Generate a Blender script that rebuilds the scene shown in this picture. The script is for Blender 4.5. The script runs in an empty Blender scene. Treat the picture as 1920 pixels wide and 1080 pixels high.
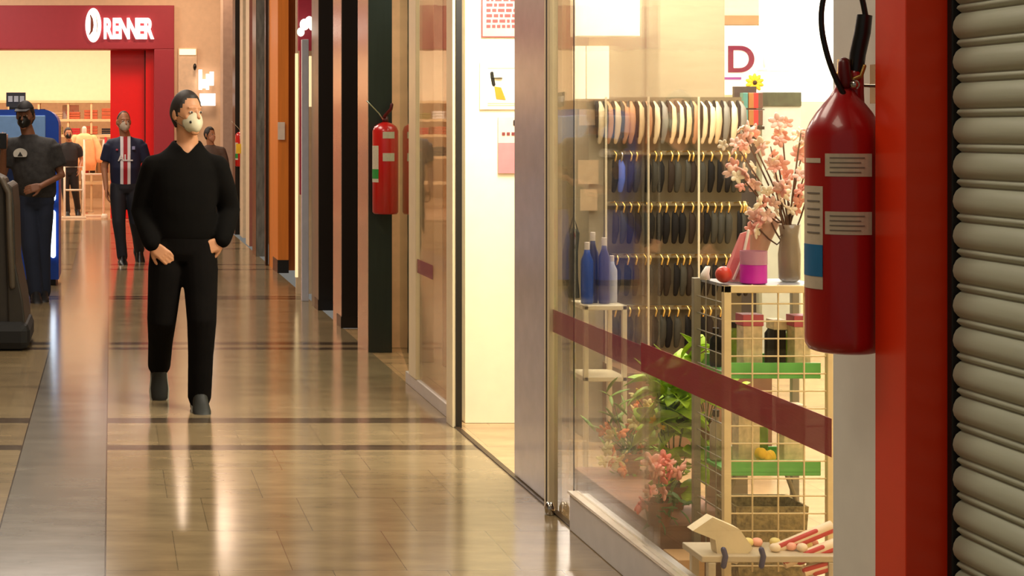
import bpy, bmesh, math, random
from mathutils import Vector, Matrix, noise
R = random.Random(7)
PI = math.pi
C = bpy.context.scene.collection
sc = bpy.context.scene

# ------------------------------------------------------------------ camera
F = 3000.0; CH = 1.54; VX, VY = 208.0, 243.0
cd = bpy.data.cameras.new('camera'); cam = bpy.data.objects.new('camera', cd); C.objects.link(cam)
cd.sensor_width = 36; cd.lens = F / 1920 * 36
cd.shift_x = (960 - VX) / 1920; cd.shift_y = -(540 - VY) / 1920
cd.clip_end = 200
cam.location = (0, 0, CH); cam.rotation_euler = (PI / 2, 0, 0)
sc.camera = cam

# ------------------------------------------------------------------ world, exposure, large lights
w = bpy.data.worlds.new('world'); sc.world = w; w.use_nodes = True
w.node_tree.nodes['Background'].inputs[0].default_value = (1.0, .95, .84, 1)
w.node_tree.nodes['Background'].inputs[1].default_value = .18
sc.view_settings.view_transform = 'Standard'; sc.view_settings.look = 'None'
sc.view_settings.exposure = 0.0; sc.view_settings.gamma = 1; sc.view_settings.use_curve_mapping = False

def area(name, loc, size, power, col=(1, .89, .78), rot=(0, 0, 0), spread=None):
    l = bpy.data.lights.new(name, 'AREA'); l.shape = 'RECTANGLE'; l.size, l.size_y = size
    l.energy = power; l.color = col
    if spread: l.spread = spread
    o = bpy.data.objects.new(name, l); C.objects.link(o); o.location = loc; o.rotation_euler = rot
    return o
for y, e in ((1.5, 35), (6, 75), (10.5, 105), (15, 130), (19.5, 130), (24, 230)):
    area('corridor_light', (-.8 if y < 20 else -3.0, y, 4.9), (1.6, 2.2), e)  # unseen lamps, the farthest set aside to steer its reflections
area('shop_light', (3.0, 6.9, 2.84), (1.8, 1.8), 110, (1, .93, .8))
area('shop_light', (2.6, 4.9, 2.84), (1.2, 1.6), 48, (1, .94, .83))
area('shop_light', (4.6, 9.6, 2.84), (1.6, 2.2), 150, (1, .95, .85))
area('door_light', (2.05, 7.6, 2.84), (.35, .9), 85, (1, .93, .76))
area('neighbour_light', (2.9, 9.8, 2.84), (1.4, 2.0), 45, (1, .86, .7))
area('store_light', (-2, 29.0, 3.9), (7, 2.2), 380, (1, .84, .66))
area('store_light', (-2, 33.5, 3.9), (7, 3), 250, (1, .84, .66))
area('end_light', (1.4, 25.2, 4.8), (1, 1), 110, (1, .76, .55))

# ------------------------------------------------------------------ materials
def lin(c):
    return tuple((v / 255 / 12.92) if v / 255 <= .04045 else ((v / 255 + .055) / 1.055) ** 2.4 for v in c)
MC = {}
def mat(name, col, rough=.5, metal=0, var=.08, scale=12, bump=0, emit=0, ecol=None, coat=0, alpha=1, spec=.5, bscale=None, stretch=None):
    if name in MC: return MC[name]
    m = bpy.data.materials.new(name); m.use_nodes = True; n = m.node_tree.nodes; L = m.node_tree.links
    b = n['Principled BSDF']; c = lin(col)
    b.inputs['Roughness'].default_value = rough; b.inputs['Metallic'].default_value = metal
    b.inputs['Coat Weight'].default_value = coat; b.inputs['Coat Roughness'].default_value = .05
    b.inputs['Alpha'].default_value = alpha; b.inputs['Specular IOR Level'].default_value = spec
    tc = n.new('ShaderNodeTexCoord'); mp = n.new('ShaderNodeMapping'); L.new(tc.outputs['Object'], mp.inputs[0])
    if stretch: mp.inputs['Scale'].default_value = stretch
    nz = n.new('ShaderNodeTexNoise'); nz.inputs['Scale'].default_value = scale; nz.inputs['Detail'].default_value = 4
    L.new(mp.outputs[0], nz.inputs['Vector'])
    mr = n.new('ShaderNodeMapRange'); mr.inputs[1].default_value = .3; mr.inputs[2].default_value = .7
    mr.inputs[3].default_value = 1 - var; mr.inputs[4].default_value = 1 + var
    L.new(nz.outputs[0], mr.inputs[0])
    mx = n.new('ShaderNodeVectorMath'); mx.operation = 'SCALE'; mx.inputs[0].default_value = c
    L.new(mr.outputs[0], mx.inputs['Scale']); L.new(mx.outputs[0], b.inputs['Base Color'])
    if bump:
        n2 = n.new('ShaderNodeTexNoise'); n2.inputs['Scale'].default_value = bscale or scale * 2
        L.new(mp.outputs[0], n2.inputs['Vector'])
        bp = n.new('ShaderNodeBump'); bp.inputs['Strength'].default_value = bump; bp.inputs['Distance'].default_value = .01
        L.new(n2.outputs[0], bp.inputs['Height']); L.new(bp.outputs[0], b.inputs['Normal'])
    if emit:
        b.inputs['Emission Color'].default_value = (*lin(ecol or col), 1); b.inputs['Emission Strength'].default_value = emit
    MC[name] = m; return m

def glass_mat(name='pane glass', tint=(1, 1, 1), base=.05, body=0, bodycol=(.6, .5, .4)):
    m = bpy.data.materials.new(name); m.use_nodes = True; n = m.node_tree.nodes; L = m.node_tree.links
    n.remove(n['Principled BSDF']); out = n['Material Output']
    lw = n.new('ShaderNodeLayerWeight'); lw.inputs[0].default_value = .5
    pw = n.new('ShaderNodeMath'); pw.operation = 'POWER'; pw.inputs[1].default_value = 5
    L.new(lw.outputs['Facing'], pw.inputs[0])
    mr = n.new('ShaderNodeMapRange'); mr.inputs[3].default_value = base; mr.inputs[4].default_value = 1
    L.new(pw.outputs[0], mr.inputs[0])
    tr = n.new('ShaderNodeBsdfTransparent'); tr.inputs[0].default_value = (*tint, 1)
    gl = n.new('ShaderNodeBsdfGlossy'); gl.inputs['Roughness'].default_value = .02
    wv = n.new('ShaderNodeTexNoise'); wv.inputs['Scale'].default_value = 3
    tc = n.new('ShaderNodeTexCoord'); L.new(tc.outputs['Object'], wv.inputs['Vector'])
    bp = n.new('ShaderNodeBump'); bp.inputs['Strength'].default_value = .03; bp.inputs['Distance'].default_value = .02
    L.new(wv.outputs[0], bp.inputs['Height']); L.new(bp.outputs[0], gl.inputs['Normal'])
    mx = n.new('ShaderNodeMixShader'); L.new(mr.outputs[0], mx.inputs[0]); L.new(tr.outputs[0], mx.inputs[1]); L.new(gl.outputs[0], mx.inputs[2])
    L.new(mx.outputs[0], out.inputs[0]); return m

def film_mat(name, col, opac):
    m = bpy.data.materials.new(name); m.use_nodes = True; n = m.node_tree.nodes; L = m.node_tree.links
    out = n['Material Output']; b = n['Principled BSDF']
    b.inputs['Base Color'].default_value = (*lin(col), 1); b.inputs['Roughness'].default_value = .45
    nz = n.new('ShaderNodeTexNoise'); nz.inputs['Scale'].default_value = 30
    mr = n.new('ShaderNodeMapRange'); mr.inputs[3].default_value = opac - .1; mr.inputs[4].default_value = opac + .1
    L.new(nz.outputs[0], mr.inputs[0])
    tr = n.new('ShaderNodeBsdfTransparent'); mx = n.new('ShaderNodeMixShader')
    L.new(mr.outputs[0], mx.inputs[0]); L.new(tr.outputs[0], mx.inputs[1]); L.new(b.outputs[0], mx.inputs[2])
    L.new(mx.outputs[0], out.inputs[0]); return m

GLASS = glass_mat()
GLASSY = glass_mat('reflective pane', base=.28, tint=(.9, .87, .82))
GLASSG = glass_mat('greenish pane', tint=(.8, .95, .9), base=.1)

def floor_material(name, tan, grey, dark, band=True, rough=.15, shopx=0):
    m = bpy.data.materials.new(name); m.use_nodes = True; n = m.node_tree.nodes; L = m.node_tree.links
    b = n['Principled BSDF']
    geo = n.new('ShaderNodeNewGeometry'); sep = n.new('ShaderNodeSeparateXYZ'); L.new(geo.outputs['Position'], sep.inputs[0])
    def M(op, a, c=None, d=None):
        q = n.new('ShaderNodeMath'); q.operation = op
        for i, v in enumerate((a, c, d)):
            if v is None: continue
            if isinstance(v, (int, float)): q.inputs[i].default_value = v
            else: L.new(v, q.inputs[i])
        return q.outputs[0]
    X, Y = sep.outputs[0], sep.outputs[1]
    br = n.new('ShaderNodeTexBrick'); br.offset = .35; br.squash = 1
    mp = n.new('ShaderNodeMapping'); mp.inputs['Location'].default_value = (.025, -.09, 0); L.new(geo.outputs['Position'], mp.inputs[0]); L.new(mp.outputs[0], br.inputs['Vector'])
    br.inputs['Scale'].default_value = 1; br.inputs['Brick Width'].default_value = .4; br.inputs['Row Height'].default_value = .55
    br.inputs['Mortar Size'].default_value = .0022; br.inputs['Mortar Smooth'].default_value = .3; br.inputs['Bias'].default_value = -.1
    c = lin(tan)
    br.inputs['Color1'].default_value = (*[v * 1.05 for v in c], 1); br.inputs['Color2'].default_value = (c[0] * .92, c[1] * .89, c[2] * .86, 1)
    br.inputs['Mortar'].default_value = (*[v * .6 for v in c], 1)
    nz = n.new('ShaderNodeTexNoise'); nz.inputs['Scale'].default_value = 2.6; nz.inputs['Detail'].default_value = 6; nz.inputs['Roughness'].default_value = .6
    m2 = n.new('ShaderNodeMapping'); m2.inputs['Scale'].default_value = (1, 3, 1); L.new(geo.outputs['Position'], m2.inputs[0]); L.new(m2.outputs[0], nz.inputs['Vector'])
    rp = n.new('ShaderNodeMapRange'); rp.inputs[1].default_value = .3; rp.inputs[2].default_value = .7; rp.inputs[3].default_value = .74; rp.inputs[4].default_value = 1.2
    L.new(nz.outputs[0], rp.inputs[0])
    col = br.outputs[0]
    if band:
        inb = M('MULTIPLY', M('GREATER_THAN', X, -.43), M('LESS_THAN', X, -.02))
        # strips across the walkway
        def strip(y0, per, hw):
            return M('LESS_THAN', M('ABSOLUTE', M('SUBTRACT', M('MODULO', M('ADD', Y, per * 10 + per / 2 - y0), per), per / 2)), hw)
        st = M('MAXIMUM', strip(5.42, 3.05, .075), strip(7.75, 3.5, .06))
        mxs = n.new('ShaderNodeMix'); mxs.data_type = 'RGBA'; L.new(M('MULTIPLY', st, .85), mxs.inputs[0]); L.new(col, mxs.inputs[6]); mxs.inputs[7].default_value = (*lin(dark), 1)
        mg = n.new('ShaderNodeMix'); mg.data_type = 'RGBA'; L.new(inb, mg.inputs[0]); L.new(mxs.outputs[2], mg.inputs[6]); mg.inputs[7].default_value = (*lin(grey), 1)
        # dark joint lines along the band
        jl = M('MAXIMUM', M('LESS_THAN', M('ABSOLUTE', M('ADD', X, .43)), .003), M('LESS_THAN', M('ABSOLUTE', M('ADD', X, .02)), .003))
        mj = n.new('ShaderNodeMix'); mj.data_type = 'RGBA'; L.new(jl, mj.inputs[0]); L.new(mg.outputs[2], mj.inputs[6]); mj.inputs[7].default_value = (*lin((60, 48, 34)), 1)
        col = mj.outputs[2]
    vs = n.new('ShaderNodeVectorMath'); vs.operation = 'SCALE'; L.new(col, vs.inputs[0]); L.new(rp.outputs[0], vs.inputs['Scale'])
    L.new(vs.outputs[0], b.inputs['Base Color'])
    b.inputs['Roughness'].default_value = rough; b.inputs['Specular IOR Level'].default_value = .55
    bp = n.new('ShaderNodeBump'); bp.inputs['Strength'].default_value = .12; bp.inputs['Distance'].default_value = .003
    n3 = n.new('ShaderNodeTexNoise'); n3.inputs['Scale'].default_value = 7; L.new(geo.outputs['Position'], n3.inputs['Vector'])
    L.new(n3.outputs[0], bp.inputs['Height']); L.new(bp.outputs[0], b.inputs['Normal'])
    return m

# ------------------------------------------------------------------ mesh helpers
class MB:
    def __init__(s): s.v = []; s.f = []
    def add(s, vs, fs):
        k = len(s.v); s.v += [tuple(p) for p in vs]; s.f += [tuple(i + k for i in q) for q in fs]; return s
    def box(s, a, b):
        x0, x1 = sorted((a[0], b[0])); y0, y1 = sorted((a[1], b[1])); z0, z1 = sorted((a[2], b[2]))
        return s.add([(x0, y0, z0), (x1, y0, z0), (x1, y1, z0), (x0, y1, z0), (x0, y0, z1), (x1, y0, z1), (x1, y1, z1), (x0, y1, z1)],
                     [(0, 3, 2, 1), (4, 5, 6, 7), (0, 1, 5, 4), (1, 2, 6, 5), (2, 3, 7, 6), (3, 0, 4, 7)])
    def loft(s, rings, cap=True):
        n = len(rings[0]); vs = [p for r in rings for p in r]; fs = []
        for i in range(len(rings) - 1):
            for j in range(n):
                k = (j + 1) % n; fs.append((i * n + j, i * n + k, (i + 1) * n + k, (i + 1) * n + j))
        if cap: fs.append(tuple(range(n))[::-1]); fs.append(tuple((len(rings) - 1) * n + j for j in range(n)))
        return s.add(vs, fs)
    def tube(s, pts, rad, n=10, round_ends=True, flat=1.0):
        pts = [Vector(p) for p in pts]
        if isinstance(rad, (int, float)): rad = [rad] * len(pts)
        rad = list(rad)
        if round_ends:
            d0 = (pts[0] - pts[1]).normalized(); d1 = (pts[-1] - pts[-2]).normalized()
            p2 = [pts[0] + d0 * rad[0] * k for k in (.95, .6)]; q2 = [pts[-1] + d1 * rad[-1] * k for k in (.6, .95)]
            rad = [rad[0] * .3, rad[0] * .8] + rad + [rad[-1] * .8, rad[-1] * .3]; pts = p2 + pts + q2
        T = (pts[1] - pts[0]).normalized(); up = Vector((0, 0, 1)) if abs(T.z) < .9 else Vector((0, 1, 0))
        N = T.cross(up).normalized(); rings = []
        for i, p in enumerate(pts):
            t = (pts[min(i + 1, len(pts) - 1)] - pts[max(i - 1, 0)]).normalized()
            N = (N - t * N.dot(t)).normalized(); B = t.cross(N)
            rings.append([p + (N * math.cos(2 * PI * j / n) + B * math.sin(2 * PI * j / n) * flat) * rad[i] for j in range(n)])
        return s.loft(rings)
    def ell(s, secs, n=24):          # vertical loft of ellipses (cx, cy, z, rx, ry)
        return s.loft([[(cx + rx * math.cos(2 * PI * j / n), cy + ry * math.sin(2 * PI * j / n), z) for j in range(n)] for cx, cy, z, rx, ry in secs])
    def lathe(s, prof, c=(0, 0), n=32): return s.ell([(c[0], c[1], z, max(r, .0005), max(r, .0005)) for r, z in prof], n)
    def sphere(s, c, r, n=14, m=9):
        if isinstance(r, (int, float)): r = (r, r, r)
        return s.ell([(c[0], c[1], c[2] - r[2] * math.cos(PI * (i + .15) / (m + .3)), r[0] * math.sin(PI * (i + .15) / (m + .3)), r[1] * math.sin(PI * (i + .15) / (m + .3))) for i in range(m + 1)], n)
    def xf(s, M, k0=0):
        for i in range(k0, len(s.v)): s.v[i] = tuple(M @ Vector(s.v[i]))
        return s
    def build(s, name, m, parent=None, smooth=False, bev=0, world=None, label=None, recalc=True):
        me = bpy.data.meshes.new(name)
        vs = s.v if world is None else [tuple(Vector(p) - Vector(world)) for p in s.v]
        me.from_pydata(vs, [], s.f); me.materials.append(m)
        if recalc:
            bm = bmesh.new(); bm.from_mesh(me); bmesh.ops.recalc_face_normals(bm, faces=bm.faces); bm.to_mesh(me); bm.free()
        if smooth:
            for p in me.polygons: p.use_smooth = True
        o = bpy.data.objects.new(name, me); C.objects.link(o); o.parent = parent
        if world is not None and parent is None: o.location = world
        if bev:
            bv = o.modifiers.new('bevel', 'BEVEL'); bv.width = bev; bv.segments = 2; bv.limit_method = 'ANGLE'
        if smooth == 'auto':
            es = o.modifiers.new('es', 'EDGE_SPLIT'); es.split_angle = math.radians(40)
        if label: o['label'] = label
        return o
def box(name, a, b, m, parent=None, bev=.003, world=None, label=None): return MB().box(a, b).build(name, m, parent, False, bev, world, label)
def thing(name, label, cat, loc=(0, 0, 0), rz=0, group=None):
    o = bpy.data.objects.new(name, None); C.objects.link(o); o.location = loc; o.rotation_euler = (0, 0, rz); o.empty_display_size = .1
    o['label'] = label; o['category'] = cat
    if group: o['group'] = group
    return o
def tag(o, label, cat, group=None):
    o['label'] = label; o['category'] = cat
    if group: o['group'] = group
    return o
def struct(o): o['kind'] = 'structure'; return o
def dup(root, loc=None, label=None, group=None, rz=None):
    def cp(o, par):
        c = o.copy(); C.objects.link(c); c.parent = par
        for ch in o.children: cp(ch, c)
        return c
    r = cp(root, None)
    if loc is not None: r.location = loc
    if rz is not None: r.rotation_euler[2] = rz
    if label: r['label'] = label
    if group: r['group'] = group
    return r
def fuse(mb, name, m, parent, voxel=.008, sm=4, fac=.5):
    me = bpy.data.meshes.new('t'); me.from_pydata(mb.v, [], mb.f)
    bm = bmesh.new(); bm.from_mesh(me); bmesh.ops.recalc_face_normals(bm, faces=bm.faces); bm.to_mesh(me); bm.free()
    t = bpy.data.objects.new('t', me); C.objects.link(t)
    r = t.modifiers.new('r', 'REMESH'); r.mode = 'VOXEL'; r.voxel_size = voxel; r.use_smooth_shade = True
    q = t.modifiers.new('s', 'SMOOTH'); q.iterations = sm; q.factor = fac
    dg = bpy.context.evaluated_depsgraph_get(); dg.update()
    nm = bpy.data.meshes.new_from_object(t.evaluated_get(dg)); nm.name = name
    bpy.data.objects.remove(t)
    nm.materials.clear(); nm.materials.append(m)
    for p in nm.polygons: p.use_smooth = True
    o = bpy.data.objects.new(name, nm); C.objects.link(o); o.parent = parent; return o
def text(s, name, size, m, parent, loc, depth=.02, off=0, xs=1, rot=(PI / 2, 0, 0)):
    cu = bpy.data.curves.new(name, 'FONT'); cu.body = s; cu.size = size; cu.extrude = depth; cu.offset = off; cu.align_x = 'CENTER'
    t = bpy.data.objects.new('t', cu); C.objects.link(t); dg = bpy.context.evaluated_depsgraph_get(); dg.update()
    me = bpy.data.meshes.new_from_object(t.evaluated_get(dg)); bpy.data.objects.remove(t)
    Mx = Matrix.Translation(loc) @ Matrix.Rotation(rot[2], 4, 'Z') @ Matrix.Rotation(rot[0], 4, 'X') @ Matrix.Diagonal((xs, 1, 1, 1)); me.transform(Mx)
    me.name = name; me.materials.clear(); me.materials.append(m)
    o = bpy.data.objects.new(name, me); C.objects.link(o); o.parent = parent; return o
def at(px, py, s): return Vector(((px - VX) / s, F / s, CH - (py - VY) / s))   # where a point at scale s (pixels per metre) stands
def Yd(s): return F / s

# ================================================================== SETTING
FM = floor_material('polished stone tiles', (136, 118, 88), (112, 106, 96), (60, 46, 38))
struct(MB().box((-9, -2, -.1), (1.80, 27.2, 0)).build('floor', FM))
SF = floor_material('shop floor tiles', (178, 146, 104), (150, 130, 100), (90, 70, 50), band=False, rough=.2)
struct(MB().box((1.80, 3.4, -.1), (6.2, 12.4, -.002)).build('floor_shop', SF))
RF = floor_material('store floor tiles', (196, 158, 122), (150, 130, 100), (90, 70, 50), band=False, rough=.12)
struct(MB().box((-9, 27.2, -.1), (1.6, 37, -.001)).build('floor_store', RF))
plaster = mat('cream plaster', (206, 186, 158), .8, var=.03)
warmwall = mat('peach plaster', (222, 182, 146), .7, var=.04)
ceilm = mat('brownish ceiling board', (120, 110, 98), .9, var=.03)  # colour darkened so the polished floor mirrors less of it
struct(box('ceiling', (-9, -2, 5), (6.2, 27.4, 5.1), ceilm, bev=0))
struct(box('wall_left', (-9.1, -2, 0), (-9, 37, 5), plaster, bev=0))
struct(box('wall_right', (2.12, 13.6, 0), (2.2, 27.4, 5), mat('brown wall', (120, 92, 70), .6), bev=0))
struct(box('wall_end', (1.08, 27.3, 0), (2.2, 27.45, 5), warmwall, bev=0))
struct(box('wall_end_upper', (-9, 27.3, 3.66), (1.08, 27.45, 5), warmwall, bev=0))
# corridor ceiling lights: unseen fittings added to light the walkway
fit = mat('lit diffuser', (255, 238, 205), .5, emit=2.2, ecol=(255, 226, 180)); trimm = mat('white metal trim', (220, 215, 205), .4)
first = None
for i, y in enumerate((1.5, 6, 10.5, 15, 19.5, 24)):
    if first is None:
        first = thing('unseen_ceiling_light', 'unseen square warm ceiling light panel, nearest along the walkway ceiling', 'ceiling light', (-.8, y, 5), group='corridor ceiling lights')
        box('frame', (-.9, -1.2, -.06), (.9, 1.2, 0), trimm, first); box('diffuser', (-.8, -1.1, -.075), (.8, 1.1, -.061), fit, first, bev=0)
    else: dup(first, (-.8 if y < 20 else -3.0, y, 5), label='unseen square warm ceiling light panel, %s along the walkway ceiling' % ('', 'second nearest', 'third nearest', 'third farthest', 'second farthest', 'farthest')[i])

# shop shell
cream = mat('shop cream paint', (250, 240, 206), .7, var=.02)
beige = mat('beige slat board', (168, 152, 120), .6, var=.05, scale=6, stretch=(1, 1, 6))
struct(box('wall_shop_back', (1.86, 8.4, 0), (2.36, 8.5, 2.9), cream, bev=0))
struct(box('wall_shop_display', (2.36, 7.9, 0), (3.03, 8.5, 2.9), beige, bev=0))
struct(box('wall_shop_side', (3.06, 8.5, 0), (3.12, 11.6, 2.9), cream, bev=0))
struct(box('wall_shop_rear', (3.06, 11.6, 0), (6.2, 11.7, 2.9), cream, bev=0))
struct(box('wall_shop_far', (6.1, 3.5, 0), (6.2, 11.7, 2.9), cream, bev=0))
struct(box('wall_shop_near', (1.86, 3.45, 0), (6.2, 3.52, 2.9), cream, bev=0))
struct(box('ceiling_shop', (1.86, 3.4, 2.9), (6.2, 11.7, 3.0), ceilm, bev=0))
struct(box('wall_above_shops', (1.82, -2, 3.0), (1.95, 13.6, 5), plaster, bev=0))
struct(box('wall_beside_shutter', (1.93, -2, 0), (2.05, 3.4, 3.0), plaster, bev=0))

# ================================================================== NEAR RIGHT
shm = mat('grey painted steel', (182, 188, 166), .5, metal=.0, var=.05, scale=8, stretch=(.6, .3, 6), bump=.05)
drk = mat('dark gap', (16, 13, 10), .6)
sh = thing('roller_shutter', 'closed grey corrugated roller shutter at the right edge beside the orange-red column', 'roller shutter', (1.84, 3.1, 0))
pitch = .0738; z0 = 1.4925 - pitch * 20
prof = []
for k in range(0, 38):
    zb = z0 + k * pitch
    for t, d in ((0.0, .012), (.07, .0), (.13, -.010), (.20, -.004), (.24, .006), (.30, -.006), (.42, -.020), (.58, -.026), (.74, -.022), (.88, -.012), (.96, .002)):
        prof.append((1.799 + d * .5, zb + t * pitch))
cur = MB(); ya, yb = 1.2, 3.395
vs = [(x, ya, z) for x, z in prof] + [(x, yb, z) for x, z in prof]; n = len(prof)
cur.add(vs, [(i, i + 1, n + i + 1, n + i) for i in range(n - 1)])
vs = [(x + .02, ya, z) for x, z in prof] + [(x + .02, yb, z) for x, z in prof]
cur.add(vs, [(i, n + i, n + i + 1, i + 1) for i in range(n - 1)])
cur.build('curtain', shm, sh, smooth=True, world=(1.84, 3.1, 0), recalc=False)
box('guide_rail', (1.787, 3.400, 0), (1.90, 3.421, 2.9), drk, sh, world=(1.84, 3.1, 0))  # near-black colour stands in for shade in the rail recess
box('bottom_bar', (1.80, 1.2, 0), (1.86, 3.39, .035), shm, sh, world=(1.84, 3.1, 0))

orange = mat('glossy orange red laminate', (220, 48, 3), .34, var=.02, coat=.12)
tag(box('corner_column', (1.70, 3.422, 0), (1.798, 3.56, 2.98), orange, bev=.002, world=(1.78, 3.49, 0)), 'glossy orange-red square column between the shutter and the grey pillar', 'column')
greyp = mat('pale grey glossy panel', (226, 226, 216), .28, var=.03, coat=.3)
struct(box('wall_pillar', (1.77, 3.565, 0), (1.86, 3.925, 3.0), greyp, bev=.004))

# ---- fire extinguishers
red = mat('extinguisher red enamel', (165, 4, 8), .3, var=.03, coat=.4)
red2 = mat('extinguisher bright red enamel', (196, 20, 16), .3, var=.03, coat=.5)
lab = mat('silvery paper label', (205, 190, 165), .5, var=.06, scale=60)
blue = mat('blue label ink', (30, 110, 160), .5); green = mat('green label ink', (50, 140, 60), .5)
blk = mat('black rubber hose', (10, 10, 9), .35); brass = mat('brass', (190, 150, 80), .3, metal=.9)
chrome = mat('chrome', (200, 195, 185), .15, metal=1); darkred = mat('dark red lever', (90, 8, 10), .35)
inkg = mat('grey label print', (120, 110, 98), .6)
def patch(c, r, tw, a0, a1, z0, z1, n=10):
    rt = Vector((-tw.y, tw.x, 0)); mb = MB(); vs = []
    for rr in (r + .0012, r - .002):
        for i in range(n + 1):
            a = a0 + (a1 - a0) * i / n; p = Vector((c[0], c[1], 0)) + (tw * math.cos(a) + rt * math.sin(a)) * rr
            vs += [(p.x, p.y, z0), (p.x, p.y, z1)]
    K = 2 * (n + 1); fs = []
    for i in range(n):
        q = 2 * i; fs += [(q, q + 2, q + 3, q + 1), (K + q, K + q + 1, K + q + 3, K + q + 2), (q, K + q, K + q + 2, q + 2), (q + 1, q + 3, K + q + 3, K + q + 1)]
    fs += [(0, 1, K + 1, K), (2 * n, K + 2 * n, K + 2 * n + 1, 2 * n + 1)]
    return mb.add(vs, fs)
ex, ey, er = 1.672, 3.650, .0828
exl = (ex, ey, 1.033)
ext = thing('fire_extinguisher', 'large red fire extinguisher with black hose, nearest, on the grey pillar', 'fire extinguisher', exl)
body = MB().lathe([(.001, 1.033), (er - .022, 1.034), (er - .008, 1.039), (er - .001, 1.052), (er, 1.065), (er, 1.515), (er - .002, 1.535), (er - .010, 1.556), (er - .024, 1.580), (.044, 1.600), (.030, 1.616), (.021, 1.632), (.017, 1.655), (.001, 1.656)], (ex, ey), 48)
body.build('cylinder_body', red, ext, smooth=True, world=exl)
tw = Vector((-ex, -ey, 0)).normalized()
def px2a(px): return math.asin(max(-1, min(1, (px - 1582.5) / 68.5)))
def zz(py): return CH - (py - VY) / 838
# rt is the direction to the camera's left -> negate angles
def stick(name, x0, x1, y0, y1, m, par=None, r=er, label=None):
    mb = patch((ex, ey), r, tw, px2a(x0), px2a(x1), zz(y1), zz(y0)); return mb.build(name, m, par or ext, world=exl, label=label)
for (x0, x1, y0, y1) in ((1551, 1629, 288, 331), (1551, 1629, 397, 440)):
    l = stick('label_sticker', x0, x1, y0, y1, lab)
    for k in range(4): stick('printed_line', x0 + 8, x1 - 12 - 6 * (k % 2), y0 + 7 + k * 9, y0 + 9 + k * 9, inkg, ext, er + .001)
l = stick('side_label', 1515.5, 1547, 350, 545, lab, label='tall white side label with a blue block')
stick('blue_block', 1515.5, 1547, 461, 521, blue, ext, er + .0008)
for k in range(6): stick('printed_line', 1521, 1542, 362 + k * 15, 365 + k * 15, inkg, ext, er + .001)
stick('small_sticker', 1518, 1543, 297, 306, lab); 
tilt = lambda x0, x1, y0, y1, rr: stick('small_sticker', x0, x1, y0, y1, lab, None, rr)
tilt(1566, 1604, 229, 239, .071)
MB().lathe([(.019, 1.650), (.019, 1.668), (.014, 1.672), (.014, 1.70), (.001, 1.701)], (ex, ey), 20).build('valve', brass, ext, smooth=True, world=exl)
MB().tube([(ex - .004, ey - .018, 1.645), (ex - .006, ey - .016, 1.668), (ex - .006, ey - .014, 1.692)], [.013, .014, .0125], 12).build('lever', darkred, ext, smooth=True, world=exl)
MB().tube([(ex + .01, ey - .01, 1.652), (ex + .03, ey - .02, 1.662), (ex + .036, ey - .024, 1.684)], [.006, .005, .004], 8).build('handle', brass, ext, smooth=True, world=exl)
MB().sphere((ex + .012, ey - .026, 1.642), .012).build('pressure_gauge', chrome, ext, smooth=True, world=exl)
HS = F / (ey - .02)
def H(px, py, dy=0):
    p = at(px, py, HS); p.y = ey + dy; p.x = (px - VX) / HS * (F / HS + 0) / (F / HS); return tuple(p)
hose = [(1582, 176), (1574, 162), (1560, 130), (1549, 95), (1541, 55), (1541, 15), (1550, -20), (1570, -48), (1592, -48), (1608, -28), (1617, 0), (1623, 30)]
# smooth by catmull
def smooth_path(P, k=4):
    P = [Vector(p) for p in P]; out = []
    for i in range(len(P) - 1):
        a, b, c, d = P[max(i - 1, 0)], P[i], P[i + 1], P[min(i + 2, len(P) - 1)]
        for j in range(k):
            t = j / k; out.append(.5 * ((2 * b) + (c - a) * t + (2 * a - 5 * b + 4 * c - d) * t * t + (3 * b - a - 3 * c + d) * t ** 3))
    return out + [P[-1]]
MB().tube(smooth_path([H(x, y, -.02) for x, y in hose]), .0062, 12).build('hose', blk, ext, smooth=True, world=exl)
MB().tube([H(1625, 28, -.01), H(1621, 60, -.01), H(1616, 100, 0), H(1611, 142, 0)], [.0165, .0175, .0175, .0165], 16, round_ends=False).build('discharge_horn', blk, ext, smooth='auto', world=exl)
MB().tube([H(1611, 138, 0), H(1612, 175, .0), H(1614, 215, .0)], [.018, .0175, .0175], 16).build('horn_holder', red, ext, smooth=True, world=exl)
MB().tube([H(1622, 160, .0), H(1648, 160, .02), (1.768, ey + .02, 1.64)], .004, 8).build('wall_bracket', chrome, ext, smooth=True, world=exl)
MB().box((1.755, ey - .02, 1.60), (1.7695, ey + .05, 1.69)).build('bracket_plate', chrome, ext, world=exl)

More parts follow.
